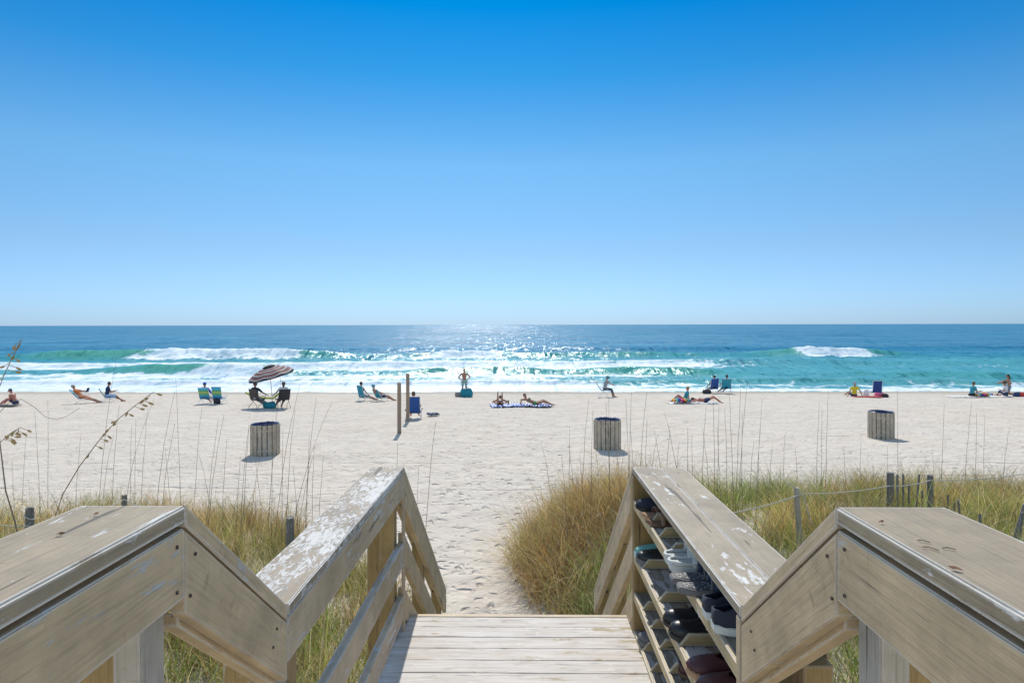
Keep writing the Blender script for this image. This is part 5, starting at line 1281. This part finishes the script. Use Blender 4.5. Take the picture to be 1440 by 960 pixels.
# 10 sunbathers
towel(712, 572, 1.6, 1.2, 'bluewhite', 'blue and white striped beach towel under the left sunbather of the pair', .15, lump=.06)
towel(748, 571.5, 2.0, .9, 'bluewhite', 'blue and white beach towel under the sunbather stretched to the right', -.1, lump=.06)
g = ground(703, 572) + Vector((0, .1, .05))
person(g, 0, 'sunbather lying face down with both shins raised on the striped towel', (0, .1, .13), (0, .97, .22), [(-.1, -.28, .62), (.12, -.30, .60)], [(-.24, .85, .05), (.24, .85, .05)], 'tan', head=(0, .8, .6), look=(0, 1, .4), hair='dark', bottom='navy', female=True, knee=(0, -.4, -1), elbow=((-1, .2, -.3), (1, .2, -.3)), foot=[(0, .3, 1), (0, .3, 1)], leg=.15)
g = ground(737, 571.5) + Vector((.0, 0, .05))
person(g, -90, 'dark-haired sunbather propped up with body stretched to the right on a towel', (0, .55, .12), (0, -.84, .42), [(-.1, 1.35, .08), (.1, 1.38, .08)], [(-.2, -.18, .06), (.2, -.18, .06)], 'tan', head=(0, -.4, .9), look=(1, -.4, 0), hair='dark', long_hair=True, bottom='green', female=True, knee=(0, 0, 1), elbow=((0, -1, -.3), (0, -1, -.3)), leg=.15)
g = ground(715, 571); b = MB(); b.tube([(0, 0, 0), (0, 0, .22), (0, 0, .27)], .04, 10, .022); o = b.build('bottle', HR['brown'], smooth=True); o.location = g; o.location.z += .05; tag(o, 'small brown bottle standing between the two sunbathers', 'bottle')
# 11 man on tall chair
g = ground(850, 558.5); chair(0, 0, -90, 'navy', 'tall navy beach chair by the water facing right, seen side-on', loc=g, ang=32, seat_h=.42, back=.68)
pv, tr = sit(.42, -14, .02); person(g, -90, 'man in teal cap and grey shirt hunched over a phone in the side-on navy chair', pv, tr, [(-.1, .52, .07), (.1, .60, .07)], [(-.06, .62, .72), (.06, .62, .72)], 'tan', top='grey', bottom='dgrey', hat='teal', hair='dark', head=(0, .35, 1), look=(0, 1, -.5), leg=1.5, sleeve=.9, knee=(0, 1, .8), elbow=(0, -.3, -1))
held('phone', g, -90, Vector((0, .72, .74)), (.08, .16, .015), CL['black'], 'dark phone in the hands of the man in the teal cap', 'phone', .2)
# 12 pair lying
towel(975, 567.5, 2.6, .9, 'white', 'white towel under the two people lying near the middle right')
g = ground(964, 567) + Vector((0, 0, .04)); person(g, 70, 'person in teal top propped on one elbow beside the rainbow towel', (0, .05, .13), (0, -.3, .85), [(-.1, .72, .08), (.12, .7, .08)], [(-.35, -.1, .1), (.3, .2, .25)], 'red', top='teal', bottom='orange', hair='blond', head=(0, 0, 1), look=(0, .8, -.2), knee=(0, 0, .5))
towel(958, 567.5, .9, .5, 'rainbow', 'rainbow striped towel bunched on the sand left of the sunbathers', .1, lump=.16)
g = ground(983, 567) + Vector((.1, 0, .04)); person(g, 90, 'sunbather lying flat with bare pink back, second from the rainbow towel', (0, -.25, .13), (0, .99, .08), [(-.12, -1.0, .08), (.12, -1.0, .08)], [(-.28, .75, .05), (.28, .72, .05)], 'red', head=(0, 1, .1), look=(0, .3, -1), hair='brown', bottom='navy', knee=(0, 0, 1), elbow=((-1, 0, 0), (1, 0, 0)), foot=[(0, -1, -.3), (0, -1, -.3)], leg=.4)
# 13 chairs navy + teal
g = ground(1002, 553); chair(0, 0, 14, 'blue', 'royal blue beach chair at the waterline, left one of a pair', loc=g, ang=12, seat_h=.30, back=.72, w=.56)
pv, tr = sit(.30, 8); person(g, 22, 'person leaning out to the left of the royal blue waterline chair', pv, tr, [(-.3, .66, .06), (.0, .7, .06)], [(-.5, .1, .3), (.2, .3, .45)], 'tan', bottom='black', hair='dark', head=(0, .05, 1), leg=.6, knee=(0, 0, 1))
g = ground(1020.5, 553); chair(0, 0, -6, 'teal', 'teal beach chair at the waterline, right one of a pair', loc=g, ang=12, seat_h=.32, back=.66, w=.58, frame_='steel')
pv, tr = sit(.32, 6); person(g, 8, 'person in grey shirt with dark hair in the teal waterline chair', pv, tr, [(-.26, .66, .06), (.1, .7, .06)], [(-.42, .2, .4), (.3, .3, .45)], 'tan', top='grey', bottom='navy', hair='dark', head=(0, .05, 1), leg=.9, knee=(0, 0, 1))
bag(994, 553.5, .55, .4, .26, 'dark', 'low black bag under the royal blue waterline chair', False)
# 14
g = ground(1201, 557.5); person(g, 0, 'person in yellow and green shirt and grey hat sitting on the sand', (0, 0, .12), (0, -.22, .95), [(-.14, .8, .07), (.14, .8, .07)], [(-.46, -.16, .07), (.42, -.16, .07)], 'tan', top='yellow', bottom='navy', hat='grey', hair='grey', head=(0, .1, 1), elbow=((-1, -.5, 0), (1, -.5, 0)), knee=(0, 0, 1))
towel(1220, 558.5, 1.6, .6, 'red', 'red towel spread on the sand beside the blue chair at right')
g = ground(1231, 556.5); chair(0, 0, 0, 'navy', 'empty dark blue beach chair with tall back among towels at right', loc=g, ang=8, seat_h=.22, back=.74, w=.56)
bag(1234, 558, .36, .28, .26, 'pink', 'pink bundle leaning on the front of the empty blue chair', False, cat='bundle')
bag(1240, 558, .30, .26, .24, 'pink', 'small pink bag right of the empty blue chair', False)
bag(1244, 558.5, .42, .3, .2, 'dark', 'low dark bag at the right end of the red towel', False)
bag(1218, 558, .30, .25, .42, 'white', 'white tote bag between the seated person and the empty blue chair', True)
# 15
towel(1362, 558.5, 2.4, .6, 'white', 'long pale towel under the person in teal at the right')
g = ground(1366, 558) + Vector((0, 0, .03)); person(g, -84, 'person in teal shirt and visor sitting sideways on a pale towel', (0, 0, .12), (0, .22, .95), [(-.12, .82, .07), (.12, .84, .07)], [(-.2, .45, .35), (.2, .45, .35)], 'tan', top='teal', bottom='black', hat=None, hair='brown', head=(0, .3, 1), look=(0, 1, -.1), leg=.3, knee=(0, 0, .6))
towel(1381, 558.5, 1.0, .55, 'rainbow', 'rainbow striped blanket over the sand in front of the person in teal', .1, 'blanket', 'blanket', .14)
# 16
g = ground(1414, 557.5) + Vector((0, 0, .03)); person(g, 80, 'person in white shirt and black cap sitting cross-legged at the right edge', (0, 0, .12), (0, .05, 1), [(-.2, .42, .09), (.2, .36, .09)], [(-.18, .42, .42), (.1, .34, .78)], 'tan', top='white', bottom='navy', hat='black', hair='dark', head=(0, .1, 1), leg=1.5, knee=((-1, .2, .4), (1, .2, .4)))
g = ground(1419, 554.5); person(g, 60, 'bare-shouldered person kneeling with a raised arm behind the one in white', (0, 0, .50), (0, .08, 1), [(-.12, -.38, .06), (.12, -.38, .06)], [(-.15, .52, .78), (.22, -.05, .50)], 'tan', hair='dark', long_hair=True, female=True, bottom='print', head=(0, .1, 1), knee=(0, 1, -.2), foot=[(0, -1, 0), (0, -1, 0)], elbow=((-1, .2, .3), (.6, -1, 0)))
towel(1402, 558.5, 1.6, .6, 'white', 'white towel under the cross-legged person at the right edge')
bag(1431, 557.5, .5, .3, .26, 'navyc', 'navy bag on the sand at the right edge', False)
bag(1437, 557.5, .4, .3, .24, 'red', 'red bag at the extreme right edge', False)

# ------------------------------------------------------------------ light
SUN_AZ = R(-5.5)          # from +Y towards +X
SUN_EL = R(47)
w = bpy.data.worlds.new('World'); SC.world = w; w.use_nodes = True; nt = w.node_tree; nt.nodes.clear()
out = nt.nodes.new('ShaderNodeOutputWorld'); bg = nt.nodes.new('ShaderNodeBackground'); nt.links.new(bg.outputs[0], out.inputs[0])
sky = nt.nodes.new('ShaderNodeTexSky'); sky.sky_type = 'NISHITA'; sky.sun_disc = False; sky.sun_elevation = SUN_EL; sky.sun_rotation = SUN_AZ
sky.air_density = 1.0; sky.dust_density = 0.3; sky.ozone_density = 1.0; sky.altitude = 0
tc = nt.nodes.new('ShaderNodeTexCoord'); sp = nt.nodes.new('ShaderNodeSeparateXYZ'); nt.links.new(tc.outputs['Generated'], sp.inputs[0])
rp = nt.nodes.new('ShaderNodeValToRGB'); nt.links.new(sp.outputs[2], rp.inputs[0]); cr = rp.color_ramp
SKY_STOPS = [(0.0, (0.170, 0.286, 0.561)), (0.105, (0.185, 0.275, 0.391)), (0.225, (0.165, 0.315, 0.408)), (0.342, (0.038, 0.255, 0.408)), (0.4226, (0.0, 0.217, 0.408)), (0.5, (0.0, 0.217, 0.408)), (0.66, (0.95, 0.85, 0.66)), (1, (1, 0.88, 0.66))]  # last stops warm the unseen upper sky, added as neutral fill light
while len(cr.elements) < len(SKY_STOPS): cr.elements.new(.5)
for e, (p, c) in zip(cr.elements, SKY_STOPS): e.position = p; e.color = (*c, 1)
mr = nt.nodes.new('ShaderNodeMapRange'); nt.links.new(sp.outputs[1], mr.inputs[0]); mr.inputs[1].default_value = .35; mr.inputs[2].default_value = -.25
mb = nt.nodes.new('ShaderNodeMix'); mb.data_type = 'RGBA'; nt.links.new(mr.outputs[0], mb.inputs[0]); nt.links.new(rp.outputs[0], mb.inputs[6]); mb.inputs[7].default_value = (.98, .92, .84, 1)  # unseen sky behind the camera tinted pale warm, added fill for shaded boards
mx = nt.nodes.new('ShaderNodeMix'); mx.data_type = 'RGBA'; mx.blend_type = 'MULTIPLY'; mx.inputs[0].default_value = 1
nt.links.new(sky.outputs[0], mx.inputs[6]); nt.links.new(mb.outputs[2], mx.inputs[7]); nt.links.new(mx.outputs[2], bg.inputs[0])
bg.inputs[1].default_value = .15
sd = bpy.data.lights.new('sun', 'SUN'); sd.energy = 2.2; sd.angle = R(.53); sd.color = (1, .95, .87)
so = bpy.data.objects.new('sun', sd); COL.objects.link(so)
dv = Vector((math.sin(SUN_AZ) * math.cos(SUN_EL), math.cos(SUN_AZ) * math.cos(SUN_EL), math.sin(SUN_EL)))
so.rotation_euler = dv.to_track_quat('Z', 'Y').to_euler(); so.location = dv * 30

SC.view_settings.view_transform = 'Standard'; SC.view_settings.look = 'None'; SC.view_settings.exposure = 0.82; SC.view_settings.gamma = 1
SC.view_settings.use_curve_mapping = False
SC.render.resolution_x = 1024; SC.render.resolution_y = 682
SC.cycles.max_bounces = 6; SC.cycles.sample_clamp_indirect = 4; SC.cycles.sample_clamp_direct = 0
